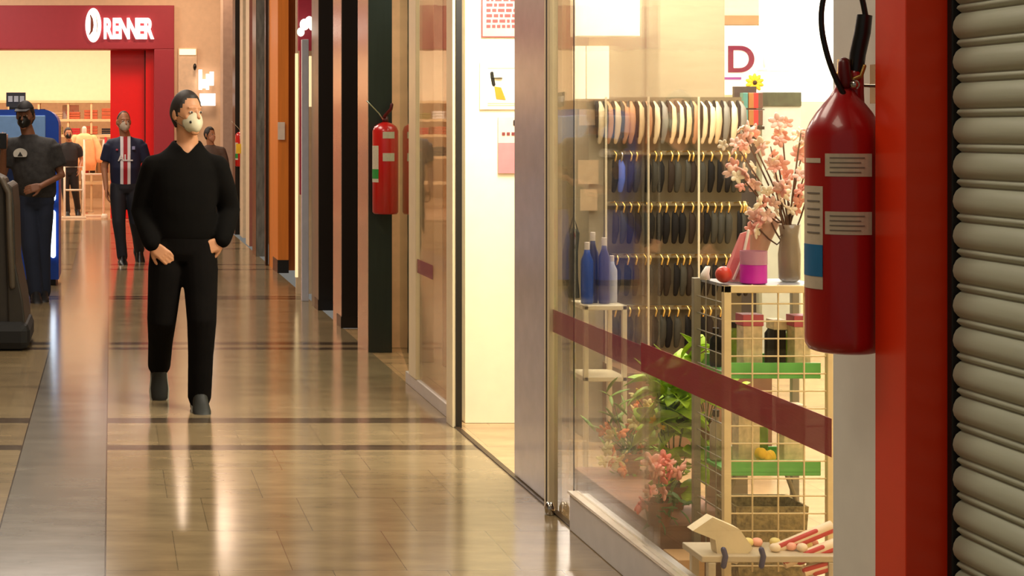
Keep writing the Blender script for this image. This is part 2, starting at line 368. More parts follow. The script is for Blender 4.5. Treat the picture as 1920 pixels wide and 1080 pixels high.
def small_ext(name_label, x, y, zb, r, h, sc_=1):
    L_ = (x, y, zb); e = thing('fire_extinguisher', name_label, 'fire extinguisher', L_)
    MB().lathe([(.001, 0), (r - .01, .002), (r, .015), (r, h - .05), (r - .012, h - .02), (r * .55, h), (.02, h + .012), (.001, h + .013)], (0, 0), 32).build('cylinder_body', red2, e, smooth=True)
    t = Vector((-x, -y, 0)).normalized()
    patch((0, 0), r, t, -.2, .75, h - .10, h - .055).build('label_sticker', lab, e)
    patch((0, 0), r, t, -.2, .75, h - .255, h - .20).build('label_sticker', lab, e)
    patch((0, 0), r, t, -1.45, -.55, h - .40, h - .15).build('side_label', lab, e)
    patch((0, 0), r + .001, t, -1.45, -.55, h - .375, h - .31).build('green_block', green, e)
    MB().lathe([(.022, h), (.018, h + .05), (.001, h + .052)], (0, 0), 14).build('valve', darkred, e, smooth=True)
    MB().tube([(-.01, -.02, h + .05), (.03, -.05, h + .10), (.035, -.05, h + .13)], .012, 8).build('lever', darkred, e, smooth=True)
    MB().tube([(-.02, -.02, h + .03), (-.05, -.04, h + .07), (-.10, -.05, h + .12), (-.135, -.05, h + .155)], .0045, 8).build('hose', chrome, e, smooth=True)
    MB().box((-.02, r - .005, h - .06), (.02, r + .02, h + .02)).build('wall_bracket', drk, e)
    return e

# ================================================================== SHOP FRONT (near)
alu = mat('cream aluminium', (232, 216, 178), .3, metal=.15, var=.03)
silver = mat('brushed silver plinth', (205, 198, 190), .35, metal=.3, var=.04)
shf = thing('shop_window', 'glazed shop front with crimson stripe across the panes and silver plinth', 'shop window', (1.77, 5.1, 0)); wf = (1.77, 5.1, 0)
box('plinth', (1.765, 3.93, 0), (1.84, 6.16, .14), silver, shf, .004, wf)
box('plinth_highlight', (1.757, 3.93, .14), (1.80, 6.16, .15), mat('plinth highlight', (235, 222, 200), .25, metal=.5), shf, .002, wf)  # paler colour paints the highlight along the plinth top
def pane(name, par, wo, x, y0, y1, z0=.152, z1=2.9, m=GLASS, t=.008):
    return box(name, (x, y0, z0), (x + t, y1, z1), m, par, 0, wo)
film = film_mat('crimson stripe film', (150, 18, 40), .78); film2 = film_mat('faded crimson film', (140, 50, 70), .5)
g1 = pane('glass_pane', shf, wf, 1.772, 3.93, 5.34)
box('stripe', (1.769, 3.93, .735), (1.7705, 5.34, .83), film, g1, 0, wf)
g2 = pane('glass_pane', shf, wf, 1.784, 5.33, 6.17)
box('stripe', (1.781, 5.34, .725), (1.7825, 6.47, .815), film2, g2, 0, wf)
g3 = pane('sliding_leaf', shf, wf, 1.812, 5.30, 6.47, .02, m=GLASS)
g4 = pane('glass_pane', shf, wf, 1.784, 6.175, 6.44, .02, m=GLASSY)
box('seam', (1.784, 6.171, .0), (1.788, 6.174, 2.9), drk, shf, 0, wf)
box('door_post', (1.765, 6.45, 0), (1.82, 6.52, 2.9), alu, shf, .004, wf)
box('post_groove', (1.7635, 6.475, 0), (1.766, 6.49, 2.9), drk, shf, 0, wf)
MB().lathe([(.02, 0), (.02, .03), (.012, .05), (.001, .052)], (1.755, 6.40), 14).build('floor_stop', chrome, shf, smooth=True, world=wf)
mir = mat('smoky grey metal panel', (205, 198, 196), .22, metal=.45, var=.05)
box('door_leaf', (1.79, 6.525, .01), (1.815, 7.10, 2.9), mir, shf, .003, wf, label='smoky reflective door leaf folded beside the doorway')
struct(box('trim_threshold', (1.775, 5.3, 0), (1.80, 8.3, .006), mat('dark threshold', (70, 52, 34), .4, metal=.4), bev=0))
lw_ = thing('shop_window', 'glazed front beyond the doorway, with post, jamb and short faded red stripe', 'shop window', (1.80, 9.0, 0)); wl = (1.80, 9.0, 0)
box('jamb', (1.782, 8.26, 0), (1.812, 8.30, 2.9), mat('black jamb', (14, 10, 8), .4), lw_, 0, wl)
box('jamb_edge', (1.765, 8.27, 0), (1.783, 8.42, 2.9), alu, lw_, .002, wl)
box('low_rail', (1.795, 8.42, 0), (1.82, 9.75, .07), silver, lw_, .003, wl)
g = pane('glass_pane', lw_, wl, 1.802, 8.42, 9.62, .07)
box('stripe', (1.799, 8.95, .70), (1.8005, 9.5, .78), film2, g, 0, wl)
box('post', (1.79, 9.40, .07), (1.815, 9.62, 2.9), alu, lw_, .003, wl)
gb = MB(); a = Vector((1.805, 9.64, 0)); b = Vector((1.995, 11.05, 0))
gb.add([(a.x, a.y, .05), (b.x, b.y, .05), (b.x, b.y, 2.9), (a.x, a.y, 2.9), (a.x + .01, a.y, .05), (b.x + .01, b.y, .05), (b.x + .01, b.y, 2.9), (a.x + .01, a.y, 2.9)], [(0, 1, 2, 3), (7, 6, 5, 4), (0, 4, 5, 1), (3, 2, 6, 7), (0, 3, 7, 4), (1, 5, 6, 2)])
gb.build('angled_pane', GLASSG, lw_, world=wl)
# neighbour shop interior
struct(box('wall_neighbour', (1.96, 11.3, 0), (3.06, 11.4, 2.9), mat('neighbour wall', (214, 180, 140), .7), bev=0))
struct(box('ceiling_neighbour', (1.86, 8.5, 2.9), (3.06, 13.6, 3.0), ceilm, bev=0))
tanp = [mat('tan board', (205, 168, 124), .6), mat('oak board', (168, 120, 82), .5), mat('ivory board', (238, 218, 180), .6)]
for i, (x, y, wd) in enumerate(((2.02, 10.6, .12), (2.16, 10.4, .16), (2.05, 9.55, .08), (2.3, 9.9, .2))):
    tag(box('display_board', (x, y, 0), (x + wd, y + .03, 2.4), tanp[i % 3], world=(x, y, 0)), ('tan', 'brown oak', 'ivory', 'wide tan')[i] + ' upright display panel behind the far glass front', 'display board')
# ================================================================== far row of columns
colb = mat('black laminate', (22, 18, 14), .3, var=.1); pinkm = mat('polished pink metal', (206, 172, 148), .22, metal=.55, var=.03)
colg = mat('very dark green laminate', (36, 40, 34), .35, var=.15, scale=5, stretch=(6, 6, .4))
def column(lbl, px0, px1, py, dep, mfront, mside, base=None, z1=5):
    s = (py - VY) / CH; y = F / s; x0, x1 = (px0 - VX) / s, (px1 - VX) / s
    t = thing('column', lbl, 'column', ((x0 + x1) / 2, y, 0)); wo = ((x0 + x1) / 2, y, 0)
    box('front_panel', (x0 + .004, y, 0), (x1, y + .03, z1), mfront, t, 0, wo)
    box('side_panel', (x0, y + .004, 0), (x1 - .005, y + dep, z1), mside, t, 0, wo)
    if base: box('base', (x0 - .004, y - .006, 0), (x1 + .002, y + dep * .5, base), colb, t, 0, wo)
    return t
column('dark greenish column carrying the farther red fire extinguisher', 690, 735, 661, .46, colg, pinkm)
column('black column with a pink metal side, just beyond the greenish one', 640, 672, 615, .46, colb, pinkm, .09)
column('narrow black column, farthest of the black ones', 597, 625, 582, .46, colb, mat('grey green metal', (128, 120, 104), .3, metal=.5), .09)
small_ext('smaller red fire extinguisher with a green label on the dark greenish column', 1.882, 10.972, .96, .088, .62)
# recess fills between columns
struct(box('wall_recess', (1.96, 11.4, 0), (2.06, 15.9, 5), mat('recess wall', (92, 74, 60), .5), bev=0))
# lit pinkish shop
crim = mat('crimson panel', (176, 40, 62), .5); ivory = mat('ivory panel', (232, 206, 170), .5)
ps = thing('shopfront', 'small shop front with crimson and white panels and a glowing white sign', 'shop front', (1.85, 15, 0)); wo = (1.85, 15, 0)
def fp(name, px0, px1, y0p, y1p, s, m, dy=.03, par=ps, lab_=None):
    a = at(px0, y1p, s); b = at(px1, y0p, s); return box(name, (a.x, a.y, max(a.z, 0)), (b.x, a.y + dy, b.z), m, par, 0, wo, lab_)
fp('side_wall', 555, 600, -300, 560, 200, ivory)
fp('fascia', 559, 589, -20, 95, 203, crim, .04)
fp('poster_strip', 562, 571, 95, 365, 204, crim)
fp('lit_strip', 554, 559, 100, 520, 204, mat('warm lit strip', (255, 225, 170), .5, emit=.9))
fp('lit_strip', 580, 588, 105, 200, 205, mat('warm lit strip', (255, 225, 170), .5, emit=.9))
fp('dark_door', 585, 596, 200, 470, 206, mat('brown door', (70, 44, 34), .4))
wl_ = mat('glowing white sign', (255, 250, 235), .5, emit=2.2)
sg = MB(); 
for k, (cx, cy, r) in enumerate(((564, 60, 7), (571, 46, 9), (580, 40, 8), (585, 50, 6))):
    p = at(cx, cy, 206); sg.sphere((p.x, p.y, p.z), (r / 206, .02, r / 206 * 1.2))
sg.build('sign', wl_, ps, smooth=True, world=wo)
fpost = at(566, 566, 209); tag(box('glazed_post', (fpost.x, fpost.y, 0), (fpost.x + .062, fpost.y + .06, 2.35), mat('pale blue white acrylic', (196, 196, 206), .2, var=.05), bev=.004, world=(fpost.x, fpost.y, 0)), 'pale bluish white upright post in front of the crimson shop front', 'post')
# orange column
oc = mat('orange wood veneer', (224, 128, 44), .4, var=.1, scale=4, stretch=(6, 6, .3))
t = column('orange wood column with a black base and a paper notice', 521, 541, 512, 1.0, oc, oc, .14)
a = at(519, 262, 174.8); b = at(534, 229, 174.8)
tag(box('notice', (a.x + .01, a.y - .006, a.z), (b.x, a.y - .001, b.z), mat('white paper', (225, 205, 185), .7), bev=0, world=(a.x, a.y, a.z)), 'small white paper notice fixed to the orange column', 'notice')
a = at(536, 470, 171.5); tag(box('orange_panel', (a.x, a.y, .0), (a.x + .19, a.y + .04, 5), mat('deep orange veneer', (220, 118, 38), .45, var=.1, scale=4, stretch=(6, 6, .3)), world=(a.x, a.y, 0)), 'flat orange wood panel recessed beside the orange column', 'wall panel')
# farther strips
column('thin dark post left of the orange column', 498, 503, 498, .1, colb, colb)
column('grey green metallic column with cloudy mottling', 480, 497, 481, .5, mat('cloudy metal', (130, 130, 122), .35, metal=.3, var=.35, scale=7, stretch=(3, 3, .7)), mat('olive metal', (100, 92, 70), .3, metal=.6, var=.3, scale=7))  # mottling is noise in the metal colour
column('reddish pink column, far along the right side', 467, 478, 462, .5, mat('dusty red', (160, 96, 80), .5), ivory)
column('ivory column beside the far black column', 455, 464, 446, .5, ivory, ivory)
column('black column farthest along the right side', 441, 454, 440, .5, colb, colb)
column('greyish pink column at the corridor end', 418, 440, 425, .6, mat('grey pink plaster', (190, 156, 136), .6), mat('pale plaster', (206, 176, 150), .6))
p = at(452, 300, 128.8); small_ext('tiny far red fire extinguisher beyond the man in black', p.x, p.y, 1.0, .085, .5)
p = at(453, 285, 129.5)
tag(box('hazard_sign', (p.x - .09, p.y - .12, p.z - .02), (p.x + .03, p.y - .11, p.z + .12), mat('yellow sign', (236, 190, 40), .5), bev=0, world=(p.x, p.y, p.z)), 'small yellow sign by the far red extinguisher', 'sign')

# ================================================================== END STORE
facm = mat('matte crimson fascia', (160, 40, 52), .55, var=.03); brr = mat('bright red panel', (236, 14, 12), .35, var=.02)
Y0 = 27.2; s0 = F / Y0
rn = thing('storefront', 'crimson department store front with white lettering at the corridor end', 'store front', (0, Y0, 0)); wo = (0, Y0, 0)
def rx(px): return (px - VX) / s0
def rz_(py): return CH - (py - VY) / s0
box('fascia', (-8.98, Y0, rz_(92)), (rx(327) - .004, Y0 + .5, 3.652), facm, rn, .01, wo)
box('pillar', (rx(289), Y0 + .004, 0), (rx(327) - .003, Y0 + .5, rz_(92)), facm, rn, .01, wo)
box('inner_jamb', (rx(274), Y0 + .30, 0), (rx(289), Y0 + .6, rz_(92)), brr, rn, 0, wo)
box('red_panel', (rx(207), Y0 + .5, 0), (rx(273), Y0 + .62, 2.98), brr, rn, .01, wo, label='bright red panel')
box('panel_gap', (rx(272), Y0 + .44, 0), (rx(275), Y0 + .55, 2.98), mat('dark brown gap', (70, 10, 10), .5), rn, 0, wo)
lit = mat('lit white letters', (255, 250, 240), .5, emit=1.4)
xs = [rx(v) for v in (202, 217.5, 233, 248.5, 263.5, 278)]
for ch, x in zip('RENNER', xs):
    o = text(ch, 'letter', .46, lit, rn, (x, -.03, rz_(71)), .03, .022, .54)
em = MB()
cx, cz = rx(175), rz_(47.5)
em.loft([[(cx + .135 * k * math.cos(2 * PI * j / 40), yy, cz + .29 * k * math.sin(2 * PI * j / 40)) for j in range(40)] for k, yy in ((1, 0), (1, -.05), (.94, -.06))])
eo = em.build('emblem', lit, rn, smooth='auto')
MB().tube([(cx - .05, -.064, cz + .17), (cx - .025, -.064, cz + .1), (cx - .02, -.064, cz), (cx - .03, -.064, cz - .1), (cx - .065, -.064, cz - .16)], [.008, .02, .028, .02, .008], 10, flat=.3).build('emblem_mark', mat('brown red ink', (130, 60, 40), .5), eo, smooth=True)
MB().tube([(cx + .05, -.064, cz + .15), (cx + .07, -.064, cz), (cx + .055, -.064, cz - .14)], [.004, .009, .004], 8, flat=.3).build('emblem_mark', mat('pale ink', (210, 190, 170), .5), eo, smooth=True)
# interior
glow = mat('warm store wall', (244, 222, 186), .7, var=.02)
struct(box('wall_store_bulkhead', (-9, 31.6, 2.10), (1.5, 31.8, 4.1), glow, bev=0))
struct(box('wall_store_back', (-9, 36, 0), (1.5, 36.1, 4.1), mat('store back wall', (176, 136, 100), .7), bev=0))
struct(box('wall_store_right', (1.5, 27.5, 0), (1.6, 36.1, 4.1), glow, bev=0))
struct(box('ceiling_store', (-9, 27.7, 4.05), (1.6, 36.1, 4.15), ceilm, bev=0))
# shelves
wood = mat('pale shelf board', (214, 178, 130), .5); sx = 96.0
shelf = thing('clothes_shelving', 'long pale wall shelving with folded clothes below the lit store wall', 'shelving', (-1, 31.4, 0)); wo2 = (-1, 31.4, 0)
for zc in (.5, 1.0, 1.42, 1.72, 2.08): box('shelf_board', (-4, 31.0, zc - .025), (.2, 31.55, zc + .025), wood, shelf, 0, wo2)
for x in (-4, -3, -2, -1.42, -.85, -.4, .17): box('upright', (x, 31.02, 0), (x + .04, 31.55, 2.1), wood, shelf, 0, wo2)
fold = [mat('folded rust cloth', (176, 84, 50), .8), mat('folded tan cloth', (170, 136, 96), .8), mat('folded white cloth', (220, 205, 190), .8), mat('folded red cloth', (176, 28, 34), .8), mat('folded black cloth', (30, 24, 24), .8), mat('folded olive cloth', (140, 120, 60), .8)]
ordf = lambda k: ['leftmost', 'second from the left', 'third from the left', 'fourth from the left', 'in the middle', 'fourth from the right', 'third from the right', 'second from the right', 'rightmost'][k]
cn = ['rust', 'tan', 'white', 'red', 'black', 'olive']
for zi, zc in enumerate((1.445, 1.745, 1.025)):
    for k in range(9):
        x = -2.9 + k * .34; ci = (k * 3 + zi * 2 + k // 2) % 6; h = .12 + .1 * R.random()
        if zi == 1 and k in (6, 7, 8): ci = 0
        mb = MB()
        for q in range(3): mb.box((x, 31.05, zc + h * q / 3), (x + .26, 31.35, zc + h * (q + .9) / 3))
        tag(mb.build('folded_clothes', fold[ci], None, False, .008, (x, 31.2, zc)), '%s stack of folded clothes, %s on the %s store shelf' % (cn[ci], ordf(k), ('middle', 'top', 'lower')[zi]), 'folded clothes', 'folded clothes on the store shelving')
# picture sign
p = at(117, 223, 96); p.z = 1.746; q = at(148, 197, 96)
ws = thing('poster_sign', 'white shelf poster with curved red marks above the store shelves', 'sign', tuple(p))
box('board', (0, 0, 0), (q.x - p.x, .02, q.z - p.z), mat('white board', (245, 230, 215), .6), ws)
for sg_ in (-1, 1): MB().tube([(.15 + sg_ * .055, -.004, .17), (.15 + sg_ * .085, -.004, .12), (.15 + sg_ * .05, -.004, .06)], .011, 8, flat=.3).build('red_mark', brr, ws, smooth=True)
# mannequin bust with peach top
peach = mat('peach fabric', (240, 176, 120), .8, bump=.2)
mp_ = at(158, 400, 101)
mn = thing('dress_form', 'dress form wearing a loose peach top just inside the store', 'mannequin', (mp_.x, mp_.y, 0))
MB().ell([(0, 0, .78, .20, .13), (0, 0, .95, .24, .15), (0, 0, 1.15, .22, .14), (0, 0, 1.32, .2, .12), (0, 0, 1.42, .17, .1), (0, 0, 1.47, .07, .06)]).build('top_body', peach, mn, smooth=True)
for sd in (-1, 1): MB().tube([(sd * .17, 0, 1.38), (sd * .25, 0, 1.2), (sd * .28, -.03, 1.0)], [.07, .075, .08], 12).build('sleeve', peach, mn, smooth=True)
MB().tube([(0, 0, 1.45), (0, 0, 1.56)], .045, 10).build('neck_block', mat('mannequin skin', (225, 200, 180), .4), mn, smooth=True)
MB().tube([(0, 0, .02), (0, 0, .8)], .02, 8).build('stand_pole', chrome, mn); MB().lathe([(.18, 0), (.18, .015), (.02, .025)], (0, 0)).build('stand_base', chrome, mn)
# hanging garments rail
rl = thing('clothes_rail', 'clothes rail with dark and red garments behind the store gates', 'clothes rail', (-.05, 30.4, 0))
MB().tube([(-.5, 0, 0), (-.5, 0, 1.45), (.45, 0, 1.45), (.45, 0, 0)], .018, 8).build('rail_frame', chrome, rl, smooth=True)
for k, x in enumerate((-.42, -.3, -.18, -.05, .08, .2, .32)):
    g_ = MB().ell([(x, 0, .72, .05, .2), (x, 0, 1.1, .045, .2), (x, 0, 1.32, .035, .2), (x, 0, 1.40, .02, .05)], 14).build('garment', fold[(3, 4, 1, 3, 4, 5, 3)[k]], rl, smooth=True)
# gates
gatem = mat('white gate frame', (222, 196, 168), .35)
for (x0, x1, yt, s_, nm) in ((121, 156, 313, 108, 'left'), (158, 194, 262, 106, 'right')):
    a = at(x0, yt, s_); b = at(x1, yt, s_); gt = thing('security_gate', 'pale security gate frame at the store entrance, %s one of the two' % ('lower left' if nm == 'left' else 'taller right'), 'security gate', (a.x, a.y, 0))
    wd = b.x - a.x; h = a.z
    MB().tube([(0, 0, .0), (0, 0, h), (wd, 0, h), (wd, 0, .0)], .02, 10).build('loop_frame', gatem, gt, smooth=True)
    MB().tube([(0, 0, h * .55), (wd, 0, h * .55)], .016, 8).build('crossbar', gatem, gt, smooth=True)
    box('base', (-.05, -.12, 0), (wd + .05, .12, .03), gatem, gt)
tag(MB().ell([(0, 0, 0, .05, .05), (0, 0, .06, .06, .05), (0, 0, .1, .04, .04)]).build('small_box', mat('white plastic', (235, 215, 190), .5), None, True, 0), 'small white object on the store floor by the gate', 'object').location = at(196, 412, 109)
# end wall signs
p = at(350, 250, 109)
el = thing('lit_niche', 'pale lit niche panel on the peach end wall', 'wall panel', (at(333, 250, 109).x, 27.24, 0))
a = at(333, 90, 110); b = at(368, 250, 110)
box('frame', (0, 0, b.z), (b.x - a.x, .05, a.z), mat('peach panel', (226, 190, 156), .5), el, .004); box('light_bar', (.02, -.02, a.z - .12), (b.x - a.x - .02, .0, a.z - .02), mat('warm bar', (255, 236, 190), .5, emit=1.0), el, 0)
wsn = thing('lit_wall_sign', 'glowing white irregular sign on the end wall above the masked man', 'sign', (at(372, 200, 111).x, 27.15, 0))
a = at(375, 198, 111); b = at(405, 175, 111); x0 = at(372, 0, 111).x
box('panel', (a.x - x0, 0, a.z), (b.x - x0, .05, b.z), lit, wsn)
for (u0, v0, u1, v1) in ((373, 168, 380, 130), (380, 165, 387, 148), (387, 168, 393, 138), (394, 160, 402, 134)):
    a = at(u0, v0, 111); b = at(u1, v1, 111); box('mark', (a.x - x0, 0, a.z), (b.x - x0, .04, b.z), lit, wsn)
a = at(366, 125, 111); tag(MB().sphere((0, 0, 0), (.03, .05, .06)).build('wall_bracket_lamp', blk, None, True), 'small black fitting on the end wall beside the lit niche', 'fitting').location = (a.x, 27.14, a.z)

# ================================================================== LEFT: kiosk and chair
bl = mat('blue machine paint', (28, 70, 170), .3, var=.05); bl2 = mat('pale blue machine top', (120, 160, 214), .3)
kx, ky = at(114, 0, 190).x, F / 190
ks = thing('vending_machine', 'blue vending machine with glowing white side strips behind the man in a cap', 'vending machine', (kx - .55, ky, 0))
pr = []
for a_ in range(0, 7): pr.append((.53 - .16 + .16 * math.sin(a_ * PI / 12), 1.58 + .16 * math.cos(a_ * PI / 12)))
outl = [(-.55, .06)] + [(-.55, 1.58), (-.5, 1.70), (-.4, 1.735)] + pr[:] + [(.53, 1.5), (.53, .06)]
outl.sort(key=lambda q: 0) if False else None
MB().loft([[(x, y, z) for x, z in outl] for y in (0, .75)]).build('cabinet', bl, ks)
box('top_hood', (-.5, -.02, 1.40), (.40, 0, 1.68), bl2, ks, .01)
box('screen', (-.42, -.015, .75), (.25, 0, 1.35), mat('dark blue screen', (30, 44, 80), .2), ks, .005)
lz = mat('glowing white strip', (235, 245, 255), .5, emit=2.6, ecol=(215, 235, 255))
for z0_, z1_ in ((.30, .72), (.86, 1.05)): 
    MB().tube([(.475, -.012, z0_), (.475, -.012, z1_)], .026, 12).build('light_strip', lz, ks, smooth=True)
box('plinth', (-.52, .03, 0), (.50, .7, .07), blk, ks)
a = at(8, 197, 186); b = at(45, 172, 186)
cs = thing('counter_sign', 'small black and white sign board above the blue machine', 'sign', (a.x, a.y + .3, 1.735 )); 
box('board', (0, 0, .04), (b.x - a.x, .02, b.z - 1.735), mat('dark board', (50, 50, 50), .5), cs); box('foot', (.03, 0, 0), (.15, .03, .04), blk, cs)
for k in range(3): box('white_patch', (.02 + k * .06, -.004, .09), (.065 + k * .06, -.001, .15), mat('grey white ink', (190, 190, 185), .5), cs, 0)
# chair
ch_m = mat('dark brown grey vinyl', (44, 38, 30), .5, var=.1, bump=.1); ch2 = mat('taupe vinyl edge', (84, 74, 62), .45)
mc = thing('massage_chair', 'tall dark padded chair at the left edge of the walkway', 'massage chair', (-.95, 11.3, 0))
MB().loft([[(x, y, z) for x, z in ((-.45, .05), (.26, .05), (.28, .2), (.24, .45), (.225, .8), (.215, 1.1), (.19, 1.19), (.12, 1.225), (-.45, 1.25))] for y in (-.12, .55)]).build('backrest', ch_m, mc, bev=.02)
MB().loft([[(x, y, z) for x, z in ((.235, .1), (.36, .12), (.335, .35), (.285, .6), (.275, 1.0), (.26, 1.14), (.22, 1.17), (.215, .8), (.225, .5))] for y in (-.14, .6)]).build('side_panel', ch2 if False else ch_m, mc, bev=.012)
MB().tube([(.262, -.15, .45), (.245, -.15, .8), (.235, -.15, 1.1), (.19, -.15, 1.19)], .022, 8).build('piping', ch2, mc, smooth=True)
MB().box((.02, -.2, 0), (.385, .5, .2)).build('foot', mat('matte black plastic', (14, 12, 11), .7), mc, bev=.06); MB().box((-.45, -.16, .0), (.28, .5, .09)).build('base', blk, mc, bev=.02)

# ================================================================== SHOP CONTENTS
# hanging accessories on the display wall
dk = [mat('black leather', (20, 16, 12), .7, spec=.2), mat('dark brown leather', (46, 34, 22), .7, spec=.2), mat('charcoal leather', (60, 56, 44), .6, spec=.3)]
lt = [mat('ivory fabric', (226, 196, 146), .6), mat('cream fabric', (240, 216, 170), .6), mat('tan fabric', (196, 140, 96), .6), mat('grey fabric', (130, 126, 112), .6)]
gold = mat('gold metal', (236, 196, 110), .22, metal=.9, var=.05); bluef = mat('periwinkle fabric', (90, 110, 190), .6)
def acc(kind, m, m2):
    t = thing('hanging_accessory', 'x', 'hanging accessory')
    if kind == 0:
        MB().tube([(0, 0, 0), (.004, -.03, -.03), (.006, -.035, -.09), (.002, -.03, -.15), (-.004, -.02, -.195)], [.008, .016, .0175, .015, .009], 10, flat=.7).build('body', m, t, smooth=True)
        MB().tube([(-.012, .0, .006), (-.016, -.03, -.02), (-.017, -.036, -.09), (-.015, -.03, -.17)], [.006, .010, .009, .004], 8).build('dark_edge', m2, t, smooth=True)
    else:
        MB().tube([(0, -.03, -.045), (.003, -.036, -.07), (.002, -.036, -.13), (-.003, -.03, -.185)], [.011, .0175, .018, .012], 10, flat=.6).build('body', m, t, smooth=True)
        MB().tube([(-.004, .0, .004), (.002, -.03, .008), (.006, -.042, -.012), (.0, -.04, -.04)], [.004, .0045, .0055, .005], 8).build('hook', m2, t, smooth=True)
    return t
protos = {('l', k): acc(0, lt[k], dk[k % 3]) for k in range(4)}
protos.update({('d', k): acc(1, dk[k], gold) for k in range(3)}); protos[('b', 0)] = acc(1, bluef, chrome)
used = set()
ON = ['leftmost', 'second', 'third', 'fourth', 'fifth', 'sixth', 'seventh', 'eighth', 'ninth', 'tenth', 'eleventh', 'twelfth', 'thirteenth', 'fourteenth']
def ordl(k, n):
    if k == 0: return 'leftmost'
    if k == n - 1: return 'rightmost'
    return ON[k] + ' from the left' if k <= (n - 1) // 2 else ON[n - 1 - k] + ' from the right'
def place(key, loc, label, group):
    o = protos[key]
    if key in used: o = dup(o)
    used.add(key); o.location = loc; o['label'] = label; o['group'] = group; o.rotation_euler[2] = R.uniform(-.3, .3); return o
S_ = F / 7.83
rows = [(192, 1128, 1392, 0), (286, 1150, 1408, 1), (382, 1150, 1412, 1), (480, 1160, 1400, 1), (577, 1150, 1345, 1)]
rn_ = ['top', 'second', 'third', 'fourth', 'bottom']
struct_rail = mat('steel rail', (150, 138, 112), .35, metal=.6)
for ri, (yy, xa, xb, kd) in enumerate(rows):
    n_ = int((xb - xa) / 13.6)
    for k in range(n_):
        px = xa + (xb - xa) * k / (n_ - 1); p = at(px, yy, S_)
        X = p.x; Y = 7.86
        if kd == 0: key = ('l', R.choice((0, 0, 1, 3, 2, 1)))
        else: key = ('d', R.choice((0, 0, 1, 2)))
        if ri == 1 and k == 1: key = ('b', 0)
        if X > 3.1: X = 3.1
        if key[0] == 'b': lb = 'single periwinkle blue accessory hanging at the left of the second row'
        else: lb = 'slim %s accessory, %s of the %s hanging row' % (('ivory', 'cream', 'tan', 'grey')[key[1]] if kd == 0 else ('black', 'dark brown', 'charcoal')[key[1]], ordl(k, n_), rn_[ri])
        place(key, (X, Y, p.z), lb, 'accessories in the %s row of the display wall' % rn_[ri])
    p0, p1 = at(xa - 8, yy, S_), at(xb + 8, yy, S_)
    tag(MB().box((p0.x, 7.865, p0.z - .012), (min(p1.x, 3.12), 7.89, p0.z + .008)).build('hanging_rail', struct_rail, None, False, 0, (p0.x, 7.88, p0.z)), 'steel rail carrying the %s row of hanging accessories' % rn_[ri], 'rail')
for px in (1141, 1221, 1316):
    p = at(px, 500, S_ * 1.01); tag(MB().box((p.x, 7.80, .4), (p.x + .008, 7.81, 1.7)).build('display_rod', alu, None, False, 0, (p.x, 7.8, .4)), 'thin upright rod in front of the hanging rows, %s one' % {1141: 'left', 1221: 'middle', 1316: 'right'}[px], 'rod')
a = at(1140, 0, S_)
tag(box('dark_backboard', (a.x, 7.892, .42), (3.11, 7.899, 1.70), mat('olive grey board', (112, 98, 70), .7, var=.15, scale=5), bev=0, world=(a.x, 7.89, .42)), 'olive grey board behind the hanging accessory rows', 'board')
# low cabinets under the display
tag(box('base_cabinet', (2.42, 7.50, 0), (3.1, 7.88, .40), mat('brown cabinet', (128, 92, 62), .5), world=(2.8, 7.7, 0)), 'low brown cabinet below the hanging rows', 'cabinet')
# posters on cream wall (seen through the doorway)
paper_p = mat('pink paper', (226, 140, 132), .6); ink = mat('dark red ink', (120, 50, 50), .6)
SW = F / 8.39
def poster(name, x0, y0, x1, y1, m, label, lines=(), cat='poster', s=SW):
    a = at(x0, y1, s); b = at(x1, y0, s); t = thing(name, label, cat, tuple(a)); box('sheet', (0, 0, 0), (b.x - a.x, .006, b.z - a.z), m, t, 0)
    return t, b.x - a.x, b.z - a.z
t, W_, H_ = poster('notice_board', 905, -30, 1000, 68, paper_p, 'pink-red framed notice high on the cream wall inside the doorway')
box('border', (-.006, .001, -.006), (W_ + .006, .004, H_ + .006), ink, t, 0)
for r_ in range(7):
    x = .02
    while x < W_ - .03:
        l = R.uniform(.012, .035); box('text_mark', (x, -.002, .045 + r_ * .028), (x + l, -.0005, .06 + r_ * .028), ink, t, 0); x += l + .009
t, W_, H_ = poster('bottle_poster', 900, 115, 1000, 205, mat('pale cream sheet', (252, 244, 214), .6), 'pale poster showing an orange bottle with a black cap')
MB().add([(.085, -.003, .055), (.135, -.003, .05), (.11, -.003, .115), (.075, -.003, .12)], [(0, 1, 2, 3)]).add([(.085, -.001, .055), (.135, -.001, .05), (.11, -.001, .115), (.075, -.001, .12)], [(3, 2, 1, 0)]).build('bottle_picture', mat('orange print', (226, 130, 24), .5), t)
MB().tube([(.062, -.002, .19), (.065, -.002, .165), (.072, -.002, .13)], .009, 8, flat=.2).tube([(.07, -.002, .165), (.105, -.002, .165)], [.01, .014], 8, flat=.2).build('cap_picture', blk, t)
for z in (.03, .02, .215): box('text_line', (.04, -.002, z), (.22, -.0005, z + .005), mat('faint ink', (216, 190, 150), .6), t, 0)
t, W_, H_ = poster('pink_poster', 934, 220, 1005, 325, mat('light pink sheet', (244, 196, 180), .6), 'small pink poster low on the cream wall inside the doorway')
box('pink_block', (0, -.002, .0), (W_, -.0005, .16), mat('rose print', (226, 130, 132), .6), t, 0)
for k in range(6): box('text_mark', (.02 + k * .025, -.003, .2), (.036 + k * .025, -.001, .215), ink, t, 0)
MB().tube([(.085, -.002, .255), (.085, -.002, .275)], .006, 8, flat=.3).build('dark_dot', blk, t)
